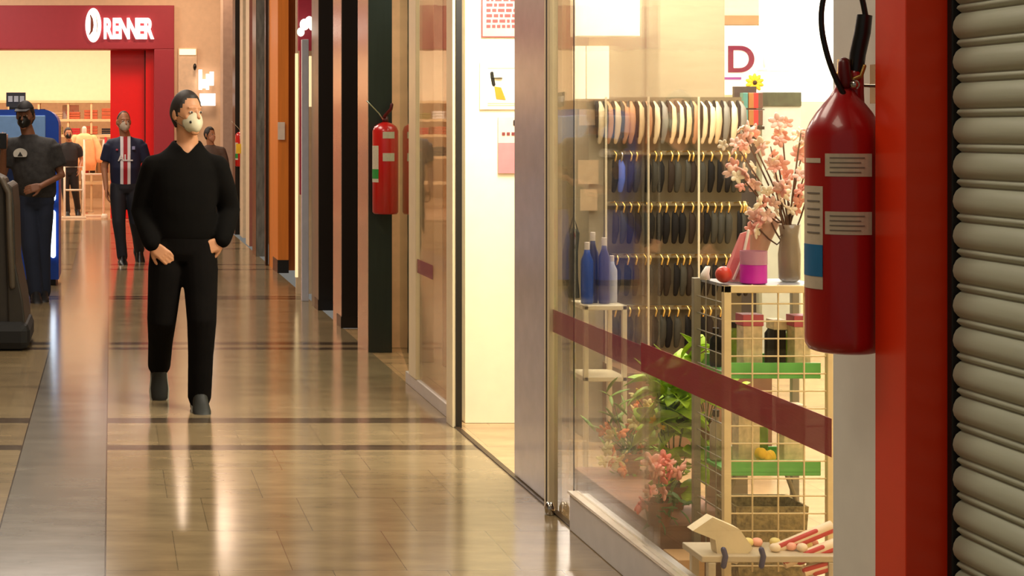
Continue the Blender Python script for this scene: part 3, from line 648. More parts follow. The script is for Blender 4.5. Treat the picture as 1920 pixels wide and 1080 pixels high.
# bright panels above display
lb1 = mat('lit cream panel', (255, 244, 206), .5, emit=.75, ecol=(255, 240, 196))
a = at(1078, 68, S_ * 1.03); b = at(1200, -60, S_ * 1.03)
tag(box('light_box', (a.x, 7.60, a.z), (b.x, 7.68, b.z), lb1, world=(a.x, 7.6, a.z)), 'hanging cream light box at the top left of the display', 'light box')
a = at(1080, 185, S_); b = at(1148, 85, S_)
t = thing('lit_poster', 'bright pale poster pair left above the hanging rows', 'poster', (a.x, 7.88, a.z))
box('left_sheet', (0, 0, 0), (.062, .01, b.z - a.z), lb1, t, 0); box('right_sheet', (.07, 0, 0), (b.x - a.x, .01, b.z - a.z), lb1, t, 0)
# small wall signs
for (x0, y0, x1, y1, l) in ((1086, 205, 1118, 235, 'upper small beige card'), (1084, 300, 1122, 345, 'middle small greyish card'), (1088, 355, 1120, 395, 'lower small beige card')):
    poster('wall_card', x0, y0, x1, y1, mat('beige card', (200, 170, 128), .6), l + ' pinned left of the hanging rows', s=F / 7.88, cat='card')
# rear bright wall: sign with letter D
a = at(1350, 178, F / 11.5); b = at(1432, 48, F / 11.5)
t = thing('wall_sign', 'white wall sign with a large magenta letter D at the back of the shop', 'sign', (a.x, 11.5, a.z))
box('board', (0, 0, 0), (b.x - a.x, .04, b.z - a.z), mat('white lit board', (250, 246, 240), .5, emit=.5), t)
text('D', 'letter', .27, mat('magenta ink', (120, 0, 52), .5), t, (.145, -.008, .165), .005, .004, 1.05)
box('underline', (.03, -.008, .11), (.15, -.001, .128), mat('purple ink', (150, 60, 150), .5), t, 0)
a = at(1355, 46, F / 11.55); b = at(1430, 29, F / 11.55)
tag(box('wood_rail', (a.x, 11.55, a.z), (b.x, 11.59, b.z), mat('caramel wood', (190, 136, 90), .5), bev=0, world=(a.x, 11.55, a.z)), 'caramel wood strip above the letter sign', 'rail')
# glowing panel added at right in place of the overexposed white wall
a = at(1430, 190, F / 10.5); b = at(1640, -40, F / 10.5)
tag(box('glow_panel', (a.x, 10.5, a.z), (b.x, 10.56, b.z), mat('white glow panel', (255, 255, 245), .5, emit=1.3, ecol=(255, 253, 240)), bev=0, world=(a.x, 10.5, a.z)), 'added glowing white panel behind the large extinguisher hose', 'light box')
for k, (px, c_) in enumerate(((1437, 'pale'), (1462, 'grey'), (1482, 'pink'))):
    a = at(px, 128, F / 10.4); tag(MB().lathe([(.018, 0), (.022, .03), (.02, .09), (.008, .11), (.008, .13)], (0, 0), 12).build('bottle', mat('frosted ' + c_, {'pale': (225, 222, 205), 'grey': (200, 205, 200), 'pink': (230, 200, 205)}[c_], .3), None, True), 'faint %s bottle on the bright glass shelf' % c_, 'bottle').location = (a.x, 10.4, a.z)
a = at(1430, 130, F / 10.4); b = at(1520, 127, F / 10.4)
tag(box('glass_shelf', (a.x, 10.33, a.z - .012), (b.x, 10.49, a.z - .001), mat('pale shelf', (240, 240, 225), .3), bev=0, world=(a.x, 10.4, a.z)), 'pale shelf in front of the glowing panel', 'shelf')
# products shelf units
t = thing('product_gondola', 'shop shelf unit with dark top edge and grey front behind the blossoms', 'shelf unit', (at(1430, 0, 290).x, F / 290, 0)); 
a = at(1430, 199, 290); b = at(1503, 173, 290)
box('top_board', (0, 0, a.z), (b.x - a.x, .4, b.z), mat('dark green board', (60, 66, 44), .5, var=.5, scale=25), t, .003); box('front', (0, .01, 0), (b.x - a.x, .4, a.z), mat('pale grey front', (186, 188, 172), .5), t, 0)
for k, (x, c_) in enumerate(((1393, (70, 130, 120)), (1404, (150, 100, 50)), (1413, (180, 40, 40)), (1421, (90, 60, 50)))):
    for j in range(2):
        a = at(x, 235 - j * 32, 292); tag(MB().box((0, 0, 0), (.033, .05, .1)).build('product_box', mat('pack %d' % k, c_, .4), None, False, .003), ('teal', 'ochre', 'red', 'brown')[k] + ' carton on the %s tier beside the grey shelf unit' % ('lower', 'upper')[j], 'carton').location = (a.x, a.y, a.z)
a = at(1388, 237, 291); b = at(1430, 237, 291)
t = thing('carton_stand', 'narrow stand holding the coloured cartons', 'stand', (a.x, a.y, 0)); box('shelf_board', (0, -.03, a.z - .02), (b.x - a.x, .12, a.z), colb, t, 0); box('shelf_board', (0, -.03, a.z + .105), (b.x - a.x, .12, a.z + .111), colb, t, 0)
box('back_panel', (0, .1, 0), (b.x - a.x, .13, a.z + .26), mat('dark stand', (60, 50, 44), .5), t, 0)
# sunflower like yellow thing
p = at(1415, 155, 288); yf = thing('yellow_flower', 'yellow artificial flower with dark centre before the letter sign', 'flower', tuple(p))
ym = mat('yellow petals', (250, 200, 20), .6)
pt = MB()
for k in range(10):
    a_ = k * PI / 5; M_ = Matrix.Rotation(a_, 4, 'Y'); k0 = len(pt.v); pt.sphere((0, 0, .036), (.014, .006, .026), 8, 5); pt.xf(M_, k0)
pt.build('petals', ym, yf, smooth=True); MB().sphere((0, -.006, 0), (.014, .01, .014)).build('centre', dk[1], yf, smooth=True)
MB().tube([(0, .005, -.02), (.0, .0, -.06)], .004, 6).build('stem', mat('stem green', (90, 120, 50), .6), yf)

# ---- wire rack with trays
lv = mat('leaf green', (120, 150, 40), .6, var=.3, scale=30); lv2 = mat('bright lime leaf', (170, 204, 40), .55, var=.25, scale=20); lv3 = mat('deep leaf', (70, 110, 40), .6, var=.3, scale=30)
rackm = mat('cream painted wire', (232, 206, 152), .4)
SR = 575.0; RY = F / SR; rl0 = at(1362, 535, SR); rr0 = at(1556, 535, SR); RD = .27
rk = thing('wire_rack', 'cream wire mesh display rack just inside the shop window', 'display rack', ((rl0.x + rr0.x) / 2, RY, 0)); wo = tuple(rk.location)
zt = rl0.z
for x in (rl0.x, rr0.x):
    for y, nm in ((RY, 'post'), (RY + RD, 'post')):
        box('post', (x - .012, y - .012, 0), (x + .012, y + .012, zt), rackm if y == RY else mat('grey painted wire', (150, 140, 116), .4), rk, .002, wo)
box('top_frame', (rl0.x - .012, RY - .012, zt - .024), (rr0.x + .012, RY + .012, zt), rackm, rk, .002, wo)
box('top_tray', (rl0.x + .013, RY + .013, zt - .012), (rr0.x - .013, RY + RD - .013, zt - .002), mat('grey tray', (150, 150, 150), .4), rk, 0, wo)
mesh_ = MB()
for k in range(1, 4):
    x = rl0.x + (rr0.x - rl0.x) * k / 4; mesh_.tube([(x, RY, .1), (x, RY, zt)], .0032, 6)
z = zt - .06
while z > .1: mesh_.tube([(rl0.x, RY, z), (rr0.x, RY, z)], .0028, 6); z -= .057
mesh_.build('wire_mesh', rackm, rk, smooth=True, world=wo)
sm_ = MB(); z = zt - .06
while z > .1: sm_.tube([(rl0.x, RY, z), (rl0.x, RY + RD, z)], .0022, 6); z -= .057
for k in (1, 2): sm_.tube([(rl0.x, RY + RD * k / 3, .1), (rl0.x, RY + RD * k / 3, zt)], .0022, 6)
sm_.build('side_mesh', mat('grey painted wire', (150, 140, 116), .4), rk, smooth=True, world=wo)
grt = mat('green plastic tray', (96, 186, 78), .4)
for py in (705, 888):
    zc = CH - (py - VY) / SR
    tr_ = MB().box((rl0.x + .02, RY + .02, zc - .012), (rr0.x - .02, RY + RD - .02, zc)).box((rl0.x + .02, RY + .02, zc), (rr0.x - .02, RY + .026, zc + .04)).box((rl0.x + .02, RY + RD - .026, zc), (rr0.x - .02, RY + RD - .02, zc + .04))
    tr_.build('shelf_tray', grt, rk, False, .002, wo, 'green plastic tray')
pk = [mat('pink carton', (206, 90, 106), .5), mat('floral carton', (232, 206, 166), .6, var=.25, scale=40)]
for i, (x0, x1, y0, y1, dy) in enumerate(((1394, 1430, 590, 690, .08), (1490, 1520, 592, 690, .08), (1452, 1474, 600, 690, .14), (1385, 1425, 740, 870, .12), (1470, 1510, 760, 870, .12))):
    s_ = F / (RY + dy); a = at(x0, y1, s_); b = at(x1, y0, s_)
    zb = CH - (705 - VY) / SR + .001 if i < 3 else CH - (888 - VY) / SR + .001
    ct = thing('gift_box', ('patterned gift box with pink lid, left on the upper green tray', 'patterned gift box with pink lid, right on the upper green tray', 'dark slim gift box between the two pink lidded ones', 'patterned gift box left on the lower green tray', 'patterned gift box right on the lower green tray')[i], 'box', (a.x, a.y, zb))
    h = b.z - zb
    box('body', (0, 0, 0), (b.x - a.x, .06, h * .8), pk[1] if i != 2 else dk[1], ct, .002); box('lid', (-.003, -.003, h * .8), (b.x - a.x + .003, .063, h), pk[0] if i < 2 else pk[1], ct, .002)
for k in range(9):
    lo = k >= 5; zb = CH - ((888 if lo else 705) - VY) / SR + .001
    x = rl0.x + .045 + (k - 5 if lo else k) * (.062 if not lo else .078); h = (.13, .15, .12, .16, .14, .17, .15, .18, .14)[k]
    ct = thing('perfume_bottle', '%s bottle at the back of the %s green tray, %s' % (('dark', 'olive', 'beige')[k % 3], 'lower' if lo else 'upper', ('leftmost', 'second from the left', 'third from the left', 'second from the right', 'rightmost')[(k - 5) if lo and k < 7 else (k - 4 if lo else k)]), 'bottle', (x, RY + .21, zb))
    MB().lathe([(.018, 0), (.020, .008), (.020, h * .7), (.009, h * .8), (.009, h * .88)], (0, 0), 14).build('body', (dk[0], lv, beige)[k % 3], ct, smooth=True); MB().lathe([(.011, h * .87), (.011, h), (.001, h)], (0, 0), 12).build('cap', dk[1], ct, smooth='auto')
bk = thing('wicker_basket', 'olive beige basket on the floor under the wire rack trays', 'basket', ((rl0.x + rr0.x) / 2, RY + .135, 0))
MB().loft([[(x * w_, y * w_, z) for x, y in ((-.12, -.09), (.12, -.09), (.12, .09), (-.12, .09))] for z, w_ in ((0, .85), (.3, 1), (.3, .94), (.03, .8))]).build('basket_body', mat('olive beige wicker', (150, 132, 84), .8, var=.5, scale=60, bump=.4), bk)
MB().tube([(-.12, 0, .29), (-.08, 0, .40), (0, 0, .44), (.08, 0, .40), (.12, 0, .29)], .008, 8).build('handle', beige, bk, smooth=True)
tag(box('tan_carton', (1.87, 5.28, 0), (1.96, 5.42, .12), mat('tan card', (206, 160, 104), .6), world=(1.9, 5.35, 0)), 'small tan carton on the floor in front of the brown crate', 'carton')
# yellow toy on lower tray
p = at(1433, 868, F / (RY + .06)); yt = thing('yellow_bunch', 'bright yellow artificial flower cluster on the lower green tray', 'flower', (p.x, p.y, CH - (888 - VY) / SR))
for k in range(9): MB().sphere((R.uniform(-.025, .025), R.uniform(-.02, .02), .035 + R.uniform(-.012, .03)), (.017, .014, .02), 8, 6).build('bloom', ym, yt, smooth=True)
MB().tube([(0, 0, .0), (0, 0, .03)], .008, 6).build('stem', mat('stem green', (90, 120, 50), .6), yt)
# items on top of rack
TZ = zt
def top(px, dy): s_ = F / (RY + dy); return ((px - VX) / s_, RY + dy, TZ)
vt = thing('purple_candle_jar', 'bright magenta candle jar on top of the wire rack', 'jar', top(1413, .06))
MB().lathe([(.036, 0), (.042, .004), (.042, .062), (.040, .064), (.001, .064)], (0, 0), 20).build('wax', mat('magenta wax', (200, 20, 170), .4), vt, smooth='auto')
MB().lathe([(.043, .064), (.043, .108), (.040, .108), (.040, .064)], (0, 0), 20).build('glass_rim', mat('pink frosted glass', (210, 150, 170), .2, alpha=.6), vt, smooth='auto')
rb = thing('red_ball', 'red apple-like ornament on top of the wire rack', 'ornament', top(1357, .08)); MB().sphere((0, 0, .028), (.027, .027, .028)).build('ball', mat('red glossy', (206, 60, 40), .3), rb, smooth=True); MB().tube([(0, 0, .054), (.004, 0, .066)], .002, 6).build('stalk', dk[1], rb)
pp = thing('pink_packet', 'pink and white cellophane packet leaning between the ball and the magenta jar', 'packet', top(1375, .12))
MB().loft([[(-.03, 0, 0), (.04, 0, 0), (.04, .03, 0), (-.03, .03, 0)], [(.0, 0, .08), (.055, 0, .08), (.055, .028, .08), (.0, .028, .08)], [(.03, .01, .16), (.06, .01, .17), (.06, .02, .17), (.03, .02, .16)]]).build('sleeve', mat('pink cellophane', (230, 130, 130), .3, alpha=.8), pp)
MB().tube([(.0, -.004, .01), (.03, -.004, .08), (.05, -.002, .17)], .005, 6).build('white_edge', mat('white edge', (240, 225, 210), .5), pp)
wt = thing('white_figurine', 'tiny white figurine at the left end of the rack top', 'ornament', top(1322, .2)); MB().ell([(0, 0, 0, .018, .014), (0, 0, .02, .014, .012), (.01, 0, .045, .008, .008)], 12).build('figure', mat('white glaze', (245, 235, 220), .3), wt, smooth=True)
bark = mat('brown twig', (92, 60, 38), .7); glz = mat('smoky vase glass', (150, 130, 104), .2, alpha=.75)
def petal_mesh(r, m, n_=5):
    mb = MB()
    for k in range(n_):
        k0 = len(mb.v); mb.sphere((r * .55, 0, .0), (r * .5, r * .33, r * .14), 8, 4); mb.xf(Matrix.Rotation(2 * PI * k / n_, 4, 'Z') @ Matrix.Rotation(-.35, 4, 'Y'), k0)
    mb.sphere((0, 0, 0), r * .18, 6, 4); return mb
def blooms(parent, pts, r, mats, name='blossom'):
    pr_ = []
    for m in mats:
        o = petal_mesh(r, m).build(name, m, parent, smooth=True); pr_.append(o)
    for i, p in enumerate(pts):
        base = pr_[i % len(mats)]
        o = base if i < len(mats) else base.copy()
        if i >= len(mats): C.objects.link(o)
        o.parent = parent; o.location = p; o.rotation_euler = (PI / 2 + R.uniform(-.9, .9), R.uniform(-.7, .7), R.uniform(0, 6)); k = R.uniform(.75, 1.25); o.scale = (k, k, k)
    for i in range(len(pts), len(mats)): bpy.data.objects.remove(pr_[i])
def leaves(parent, pts, ln, wd, m, name='foliage', seed=1):
    pts = list(pts) + [p + Vector((.015, .01, -.02)) for p in pts]
    rr = random.Random(seed); mb = MB()
    for p in pts:
        k0 = len(mb.v); n_ = 5; top_, bot = [], []
        for i in range(n_ + 1):
            t = i / n_; w_ = wd * math.sin(PI * min(.97, max(.03, t))) ** .8 * .5; zb = -.25 * ln * t * t
            top_ += [(-w_, ln * t, zb + w_ * .3), (0, ln * t, zb), (w_, ln * t, zb + w_ * .3)]
        fs = []
        for i in range(n_):
            for j in (0, 1): q = 3 * i + j; fs.append((q, q + 1, q + 4, q + 3))
        mb.add(top_, fs)
        mb.xf(Matrix.Translation(p) @ Matrix.Rotation(rr.uniform(0, 2 * PI), 4, 'Z') @ Matrix.Rotation(rr.uniform(-.6, 1.3), 4, 'X') @ Matrix.Rotation(rr.uniform(-1, 1), 4, 'Y'), k0)
    o = mb.build(name, m, parent, smooth=True, recalc=False); sl = o.modifiers.new('s', 'SOLIDIFY'); sl.thickness = .0012; return o
# cherry blossom in vase
cb = thing('blossom_vase', 'tall arrangement of pale pink blossom branches in a smoky vase on the rack', 'flower arrangement', top(1480, .14))
MB().lathe([(.025, 0), (.034, .01), (.036, .09), (.028, .15), (.034, .19), (.031, .19), (.024, .15), (.030, .02), (.001, .012)], (0, 0), 24).build('vase', glz, cb, smooth=True)
pts = []; sb = F / (RY + .14)
br_t = [(1395, 245), (1420, 262), (1375, 322), (1400, 330), (1440, 275), (1455, 300), (1490, 250), (1475, 235), (1508, 270), (1505, 320), (1465, 340), (1445, 360), (1430, 388), (1512, 360), (1480, 380), (1450, 400), (1370, 262), (1420, 415)]
bm_ = MB()
for i, (px, py) in enumerate(br_t):
    ex_ = (px - 1480) / sb; ez = (CH - (py - VY) / sb) - TZ; ey_ = R.uniform(-.05, .06)
    mid = (ex_ * .35 + R.uniform(-.01, .01), ey_ * .5, ez * .6)
    bm_.tube(smooth_path([(R.uniform(-.01, .01), 0, .03), (ex_ * .08, 0, .18), mid, (ex_, ey_, ez)], 3), [.0028] * 9 + [.0016], 5)
    for k in range(5): pts.append((ex_ + R.uniform(-.032, .032), ey_ + R.uniform(-.03, .02), ez + R.uniform(-.035, .03)))
bm_.build('branches', bark, cb, smooth=True)
blooms(cb, pts, .027, [mat('pale pink petal', (250, 206, 186), .6), mat('ivory petal', (255, 240, 206), .6), mat('salmon petal', (240, 168, 146), .6)])
# wrapped bouquet lying between
wb = thing('wrapped_bouquet', 'wrapped bouquet in pinkish paper leaning above the magenta jar', 'bouquet', top(1420, .22))
MB().ell([(0, 0, .0, .012, .012), (.0, 0, .06, .02, .02), (.01, 0, .13, .035, .03), (.03, 0, .2, .05, .04)], 14).build('wrap_paper', mat('dusty pink paper', (206, 160, 130), .5, alpha=.85), wb, smooth=True)
blooms(wb, [(.03 + R.uniform(-.045, .045), R.uniform(-.03, .03), .2 + R.uniform(-.01, .03)) for k in range(14)], .017, [mat('salmon petal', (240, 168, 146), .6), mat('pale pink petal', (250, 206, 186), .6)])
# bouquets low behind the glass
def planter(label, px, py_, s, pot, potm, w_=.09, h=.2):
    p = at(px, py_, s); t = thing('flower_arrangement', label, 'flower arrangement', (p.x, p.y, 0)); return t, p
# box plinth
brn = mat('brown wooden crate', (132, 84, 54), .6, var=.2, scale=8, stretch=(1, 1, 5))
tag(box('display_crate', (1.865, 5.5, 0), (2.2, 6.45, .18), brn, world=(2.0, 5.65, 0)), 'brown wooden crate on the floor under the low flowers', 'crate')
def arrangement(label, px, s, base, flower_px, mats, r, leaf_px, lm, ll, lw2, seed):
    x = (px - VX) / s; y = F / s; t = thing('flower_arrangement', label, 'flower arrangement', (x, y, base))
    MB().lathe([(.035, 0), (.05, .08), (.053, .085), (.048, .085), (.03, .01)], (0, 0), 20).build('pot', mat('terracotta brown pot', (140, 90, 60), .6), t, smooth='auto')
    st = MB(); rr = random.Random(seed)
    def P(q): return Vector(((q[0] - VX) / s - x, rr.uniform(-.05, .05), CH - (q[1] - VY) / s - base))
    fp_, lp = [], []
    for q in flower_px:
        c_ = P(q); st.tube(smooth_path([(0, 0, .06), (c_.x * .3, c_.y * .3, max(.1, c_.z * .6)), tuple(c_)], 3), .0022, 5)
        for k in range(q[2] if len(q) > 2 else 3): fp_.append(tuple(c_ + Vector((rr.uniform(-.03, .03), rr.uniform(-.03, .02), rr.uniform(-.03, .03)))))
    for q in leaf_px:
        c_ = P(q); st.tube([(0, 0, .06), tuple(c_ * .5 + Vector((0, 0, .03))), tuple(c_)], .0018, 5)
        for k in range(q[2] if len(q) > 2 else 5): lp.append(c_ + Vector((rr.uniform(-.045, .045), rr.uniform(-.04, .03), rr.uniform(-.05, .05))))
    st.build('stems', lv3, t, smooth=True); 
    if fp_: blooms(t, fp_, r, mats)
    leaves(t, lp, ll, lw2, lm, seed=seed)
    return t
orm = mat('orange petal', (236, 130, 60), .6); cr = mat('cream yellow petal', (236, 214, 130), .6); salm = mat('coral petal', (240, 130, 110), .6); pkp = mat('light coral petal', (250, 176, 150), .6)
arrangement('big lime green leafy arrangement with yellow blooms left of the wire rack', 1262, 522, .18, [(1218, 788, 3), (1200, 745, 2), (1232, 770, 2)], [ym, cr], .022,
            [(1262, 720, 7), (1245, 750, 8), (1280, 760, 8), (1270, 800, 8), (1290, 840, 8), (1240, 790, 6), (1225, 720, 4), (1290, 690, 5), (1288, 880, 5)], lv2, .115, .06, 3)
arrangement('wispy arrangement with orange blooms nearest the door panes', 1180, 474, .18, [(1135, 815, 4), (1138, 850, 4), (1150, 880, 5), (1160, 850, 4), (1205, 770, 3), (1175, 800, 3), (1190, 850, 3)], [orm, cr], .030,
            [(1150, 760, 5), (1140, 790, 5), (1190, 830, 8), (1200, 860, 8), (1170, 840, 7), (1215, 830, 8), (1180, 890, 5)], lv, .085, .014, 5)
arrangement('coral pink blooms drooping over the crate edge', 1235, 545, .18, [(1235, 880, 6), (1250, 865, 5), (1262, 885, 4), (1225, 915, 3), (1215, 935, 3)], [salm, pkp], .036,
            [(1215, 950, 4), (1240, 930, 5), (1260, 950, 6)], lv3, .06, .016, 9)
arrangement('bright green leaves spilling beside the rack posts', 1325, 520, .40, [], [], .02, [(1300, 700, 6), (1325, 680, 7), (1345, 700, 7), (1335, 725, 7), (1310, 720, 6), (1350, 740, 5)], lv2, .07, .04, 11)
tag(box('small_stand', (2.17, 5.70, 0), (2.27, 5.84, .398), mat('grey stand', (150, 132, 104), .5), world=(2.0, 5.36, 0)), 'slim grey stand behind the rack side holding the green leaves', 'stand')
# low white bags, table and wrapping rolls in front of rack
wh = mat('cream cloth', (226, 206, 166), .7, bump=.3)
SL = 598.0
a = at(1290, 1010, SL); cl = MB(); 
p = [at(1288, 988, SL), at(1325, 965, SL), at(1370, 975, SL), at(1400, 1010, SL), at(1440, 1015, SL)]
bx = thing('low_table', 'low pale table with folded cream cloth in front of the wire rack', 'table', (at(1420, 0, SL).x, F / SL, 0)); xt0 = at(1298, 0, SL).x - bx.location.x; xt1 = at(1556, 0, SL).x - bx.location.x
zt2 = CH - (1030 - VY) / SL
box('table_top', (xt0, -.08, zt2 - .02), (xt1, .09, zt2), mat('pale board', (190, 172, 140), .5), bx)
for x in (xt0 + .02, xt1 - .04):
    for y in (-.07, .07): box('leg', (x, y - .012, 0), (x + .024, y + .012, zt2 - .02), mat('pale board', (190, 172, 140), .5), bx)
for k, px in enumerate((1372, 1444)):
    p = at(px, 1060, SL * 1.03); tag(MB().tube([(0, 0, -.02), (.006, 0, .01), (.0, 0, .03)], .009, 8).build('clip', mat('navy plastic', (40, 44, 90), .4), None, True), 'small navy clip on the low table edge, %s one' % ('left', 'right')[k], 'clip').location = (p.x, F / SL - .081, zt2 - .01)
cm = MB(); cm.add([(at(1288, 988, SL)), (at(1325, 963, SL)), (at(1375, 985, SL)), (at(1400, 1020, SL)), (at(1370, 1050, SL)), (at(1335, 1040, SL)), (at(1330, 1005, SL))], [(0, 1, 6), (1, 2, 6), (2, 3, 4), (2, 4, 5), (2, 5, 6)])
co = cm.build('folded_cloth', wh, None, False, 0, tuple(at(1340, 1030, SL))); sl = co.modifiers.new('s', 'SOLIDIFY'); sl.thickness = .05; sl.offset = -1
tag(co, 'crumpled cream cloth hanging over the low table corner', 'cloth')
wr = mat('white wrapping paper', (240, 215, 180), .6); rr_ = mat('red paper band', (190, 46, 40), .6)
for k, (xa, ya_, xb, yb_) in enumerate(((1452, 1030, 1560, 985), (1462, 1052, 1562, 1012), (1490, 1062, 1564, 1040))):
    A = at(xa, ya_, SL) + Vector((0, k * -.03, 0)); B = at(xb, yb_, SL) + Vector((0, k * -.03, 0))
    t = thing('wrapping_roll', ('topmost', 'middle', 'lowest')[k] + ' red and white wrapping paper roll lying on the low table', 'paper roll', tuple(A)); D = B - A
    MB().tube([(0, 0, 0), tuple(D)], .016, 14, round_ends=False).build('roll', wr, t, smooth='auto')
    for q in range(2): 
        o_ = Vector((0, -.008 - q * .001, .006 - q * .018)); MB().tube([tuple(D * (.02 + q * .25) + o_), tuple(D * (.7 + .3 * q) + o_)], [.0085, .0085], 10).build('red_band', rr_, t, smooth=True)
for k in range(10):
    p = at(1395 + k * 17, 1022 + R.uniform(-6, 8), SL); tag(MB().sphere((0, 0, 0), (.018, .016, .014), 8, 6).build('paper_flower', (wr, cr, pkp)[k % 3], None, True), '%s paper rosette in the heap on the low table' % ('white', 'cream yellow', 'pale coral')[k % 3], 'rosette', 'paper rosettes on the low table').location = (p.x, p.y + R.uniform(-.05, .05), zt2 + .013)
# left shelf with blue bottles behind the door panes
SB = 440.0; tb = thing('side_shelf', 'small cream shelf unit near the doorway holding blue bottles', 'shelf unit', (at(1110, 0, SB).x, F / SB, 0)); xa = at(1082, 0, SB).x - tb.location.x; xb = at(1162, 0, SB).x - tb.location.x
zs = CH - (568 - VY) / SB
box('shelf_board', (xa, -.1, zs - .02), (xb, .12, zs), alu, tb)
box('shelf_board', (xa, -.1, zs - .32), (xb, .12, zs - .30), alu, tb); box('post', (xb - .02, -.1, 0), (xb, -.08, zs), alu, tb); box('post', (xa, -.1, 0), (xa + .02, -.08, zs), alu, tb); box('post', (xb - .02, .1, 0), (xb, .12, zs), alu, tb); box('post', (xa, .1, 0), (xa + .02, .12, zs), alu, tb)
navy = mat('navy plastic', (30, 50, 120), .3); cbl = mat('cobalt plastic', (20, 70, 160), .3)
for k, (px, h, r, m, lb) in enumerate(((1098, .26, .026, cbl, 'cobalt bottle, left on the side shelf'), (1114, .30, .024, navy, 'tall navy bottle in the middle of the side shelf'), (1130, .28, .024, mat('violet grey plastic', (84, 80, 120), .3), 'violet grey bottle, right on the side shelf'), (1150, .2, .022, mat('pale plastic', (190, 190, 200), .3), 'short pale bottle at the right end of the side shelf'))):
    t = thing('bottle', lb, 'bottle', (at(px, 0, SB).x, F / SB + (k % 2) * .04 - .02, zs)); MB().lathe([(r * .9, 0), (r, .01), (r, h * .7), (r * .5, h * .82), (r * .4, h * .9)], (0, 0), 16).build('body', m, t, smooth=True); MB().lathe([(r * .45, h * .88), (r * .45, h), (.001, h)], (0, 0), 12).build('cap', mat('white cap', (230, 215, 200), .4), t, smooth='auto')
gb_ = thing('dark_bag', 'dark green rounded bag hanging left of the blue bottles', 'bag', (at(1078, 0, SB).x, F / SB + .02, zs + .02))
MB().loft([[(x * k, yy, z) for x, z in ((-.03, 0), (.02, 0), (.012, .1), (.012, .2), (.02, .28), (0, .3), (-.025, .27), (-.04, .2), (-.045, .1))] for yy, k in ((-.03, 1), (.03, 1))]).build('bag_body', mat('dark green cloth', (34, 42, 34), .7), gb_, bev=.006); MB().tube([(-.02, 0, .28), (0, 0, .35), (.02, 0, .28)], .004, 6).build('strap', blk, gb_, smooth=True)

# ================================================================== PEOPLE
skin = mat('light tan skin', (198, 140, 100), .5, var=.06); skin2 = mat('brown skin', (134, 88, 64), .5, var=.06); skin3 = mat('tan skin', (176, 118, 84), .5)
hairb = mat('dark brown hair', (34, 22, 14), .6, var=.3, scale=60, stretch=(1, 1, .3)); eyeM = mat('eye', (30, 20, 16), .2); eyeW = mat('eye white', (205, 190, 175), .3)
def headM(P): return Matrix.Translation(P['head']) @ Matrix.Rotation(P.get('yaw', 0), 4, 'Z') @ Matrix.Rotation(P.get('pitch', 0), 4, 'X')
def hp(th, ph, k=1.0):   # th 0 top .. PI bottom ; ph 0 = face direction (-Y)
    z = math.cos(th); r = math.sin(th)
    fx, fy, fz = .077, .098, .122
    x = r * math.sin(ph); y = -r * math.cos(ph)
    if z < 0:
        fx *= 1 - .30 * (-z) ** 1.3; 
        if y > 0: fy *= 1 - .42 * (-z)
        else: fy *= 1 - .10 * (-z)
    if y < 0: fy *= .93
    return Vector((x * fx * k, y * fy * k, z * fz * k))
def headgrid(mb, kf, M_, n=28, m=18):
    rings = []
    for i in range(m + 1):
        th = PI * (i + .2) / (m + .4)
        rings.append([M_ @ hp(th, 2 * PI * j / n, kf(th, ((2 * PI * j / n + PI) % (2 * PI)) - PI)) for j in range(n)])
    return mb.loft(rings)
def hand(mb, wr_, d, nrm, side, curl=.5, sc_=1.0, thumb_out=1.0):
    d = Vector(d).normalized(); nrm = Vector(nrm); nrm = (nrm - d * nrm.dot(d)).normalized(); sd = d.cross(nrm) * side; wr_ = Vector(wr_)
    def q(a, b, c): return wr_ + (d * a + sd * b + nrm * c) * sc_
    for b in (-.027, -.009, .009, .027): mb.tube([q(0, b * .5, 0), q(.045, b * .9, 0), q(.088, b, 0)], [.014 * sc_, .0145 * sc_, .0125 * sc_], 8)
    for b, ln in ((-.031, .060), (-.0105, .076), (.0105, .082), (.031, .072)):
        p0 = q(.088, b, 0); dd = d.copy(); pts = [p0]
        for sg_ in (.42, .32, .26):
            ang = curl * (.7 if sg_ == .42 else .9); dd = (dd * math.cos(ang) + nrm * math.sin(ang)).normalized(); pts.append(pts[-1] + dd * ln * sg_ * sc_)
        mb.tube(pts, [.0098 * sc_, .0092 * sc_, .0085 * sc_, .0075 * sc_], 8)
    mb.tube([q(.02, .026, .004), q(.045, .048 * thumb_out, .012), q(.07, .060 * thumb_out, .018), q(.09, .064 * thumb_out, .024)], [.0135 * sc_, .012 * sc_, .0105 * sc_, .0085 * sc_], 8)
def shoe(parent, ank, toe, m, solem, sc_=1.1):
    ank = Vector(ank); toe = Vector(toe); d = (toe - ank).normalized(); side = d.cross(Vector((0, 0, 1))).normalized(); up = side.cross(d)
    L_ = .27 * sc_; heel = ank - d * .065 * sc_ - up * .075 * sc_
    rings = []; sol = []
    for t, w_, h, lift in ((0, .022, .045, .01), (.05, .033, .075, .004), (.2, .040, .105, 0), (.35, .038, .108, 0), (.5, .040, .078, 0), (.7, .046, .056, 0), (.88, .042, .044, .002), (.97, .026, .032, .006), (1, .012, .02, .012)):
        c_ = heel + d * L_ * t
        rings.append([c_ + side * math.cos(a) * w_ * sc_ + up * ((math.sin(a) * .5 + .5) * h * sc_ + .012) for a in [2 * PI * j / 16 for j in range(16)]])
        c_ = heel + d * L_ * (t * 1.05 - .015); sol.append([c_ + side * x * (w_ + .006) * sc_ + up * z for x, z in ((-1, lift), (1, lift), (1, .024), (-1, .024))])
    s_ = MB().loft(rings).tube([ank + Vector((0, 0, .05)), ank - up * .01 + d * .01, ank + d * .06 - up * .03], [.042, .045, .036], 14).build('shoe', m, parent, smooth=True); MB().loft(sol).build('sole', solem, s_, bev=.003); return s_
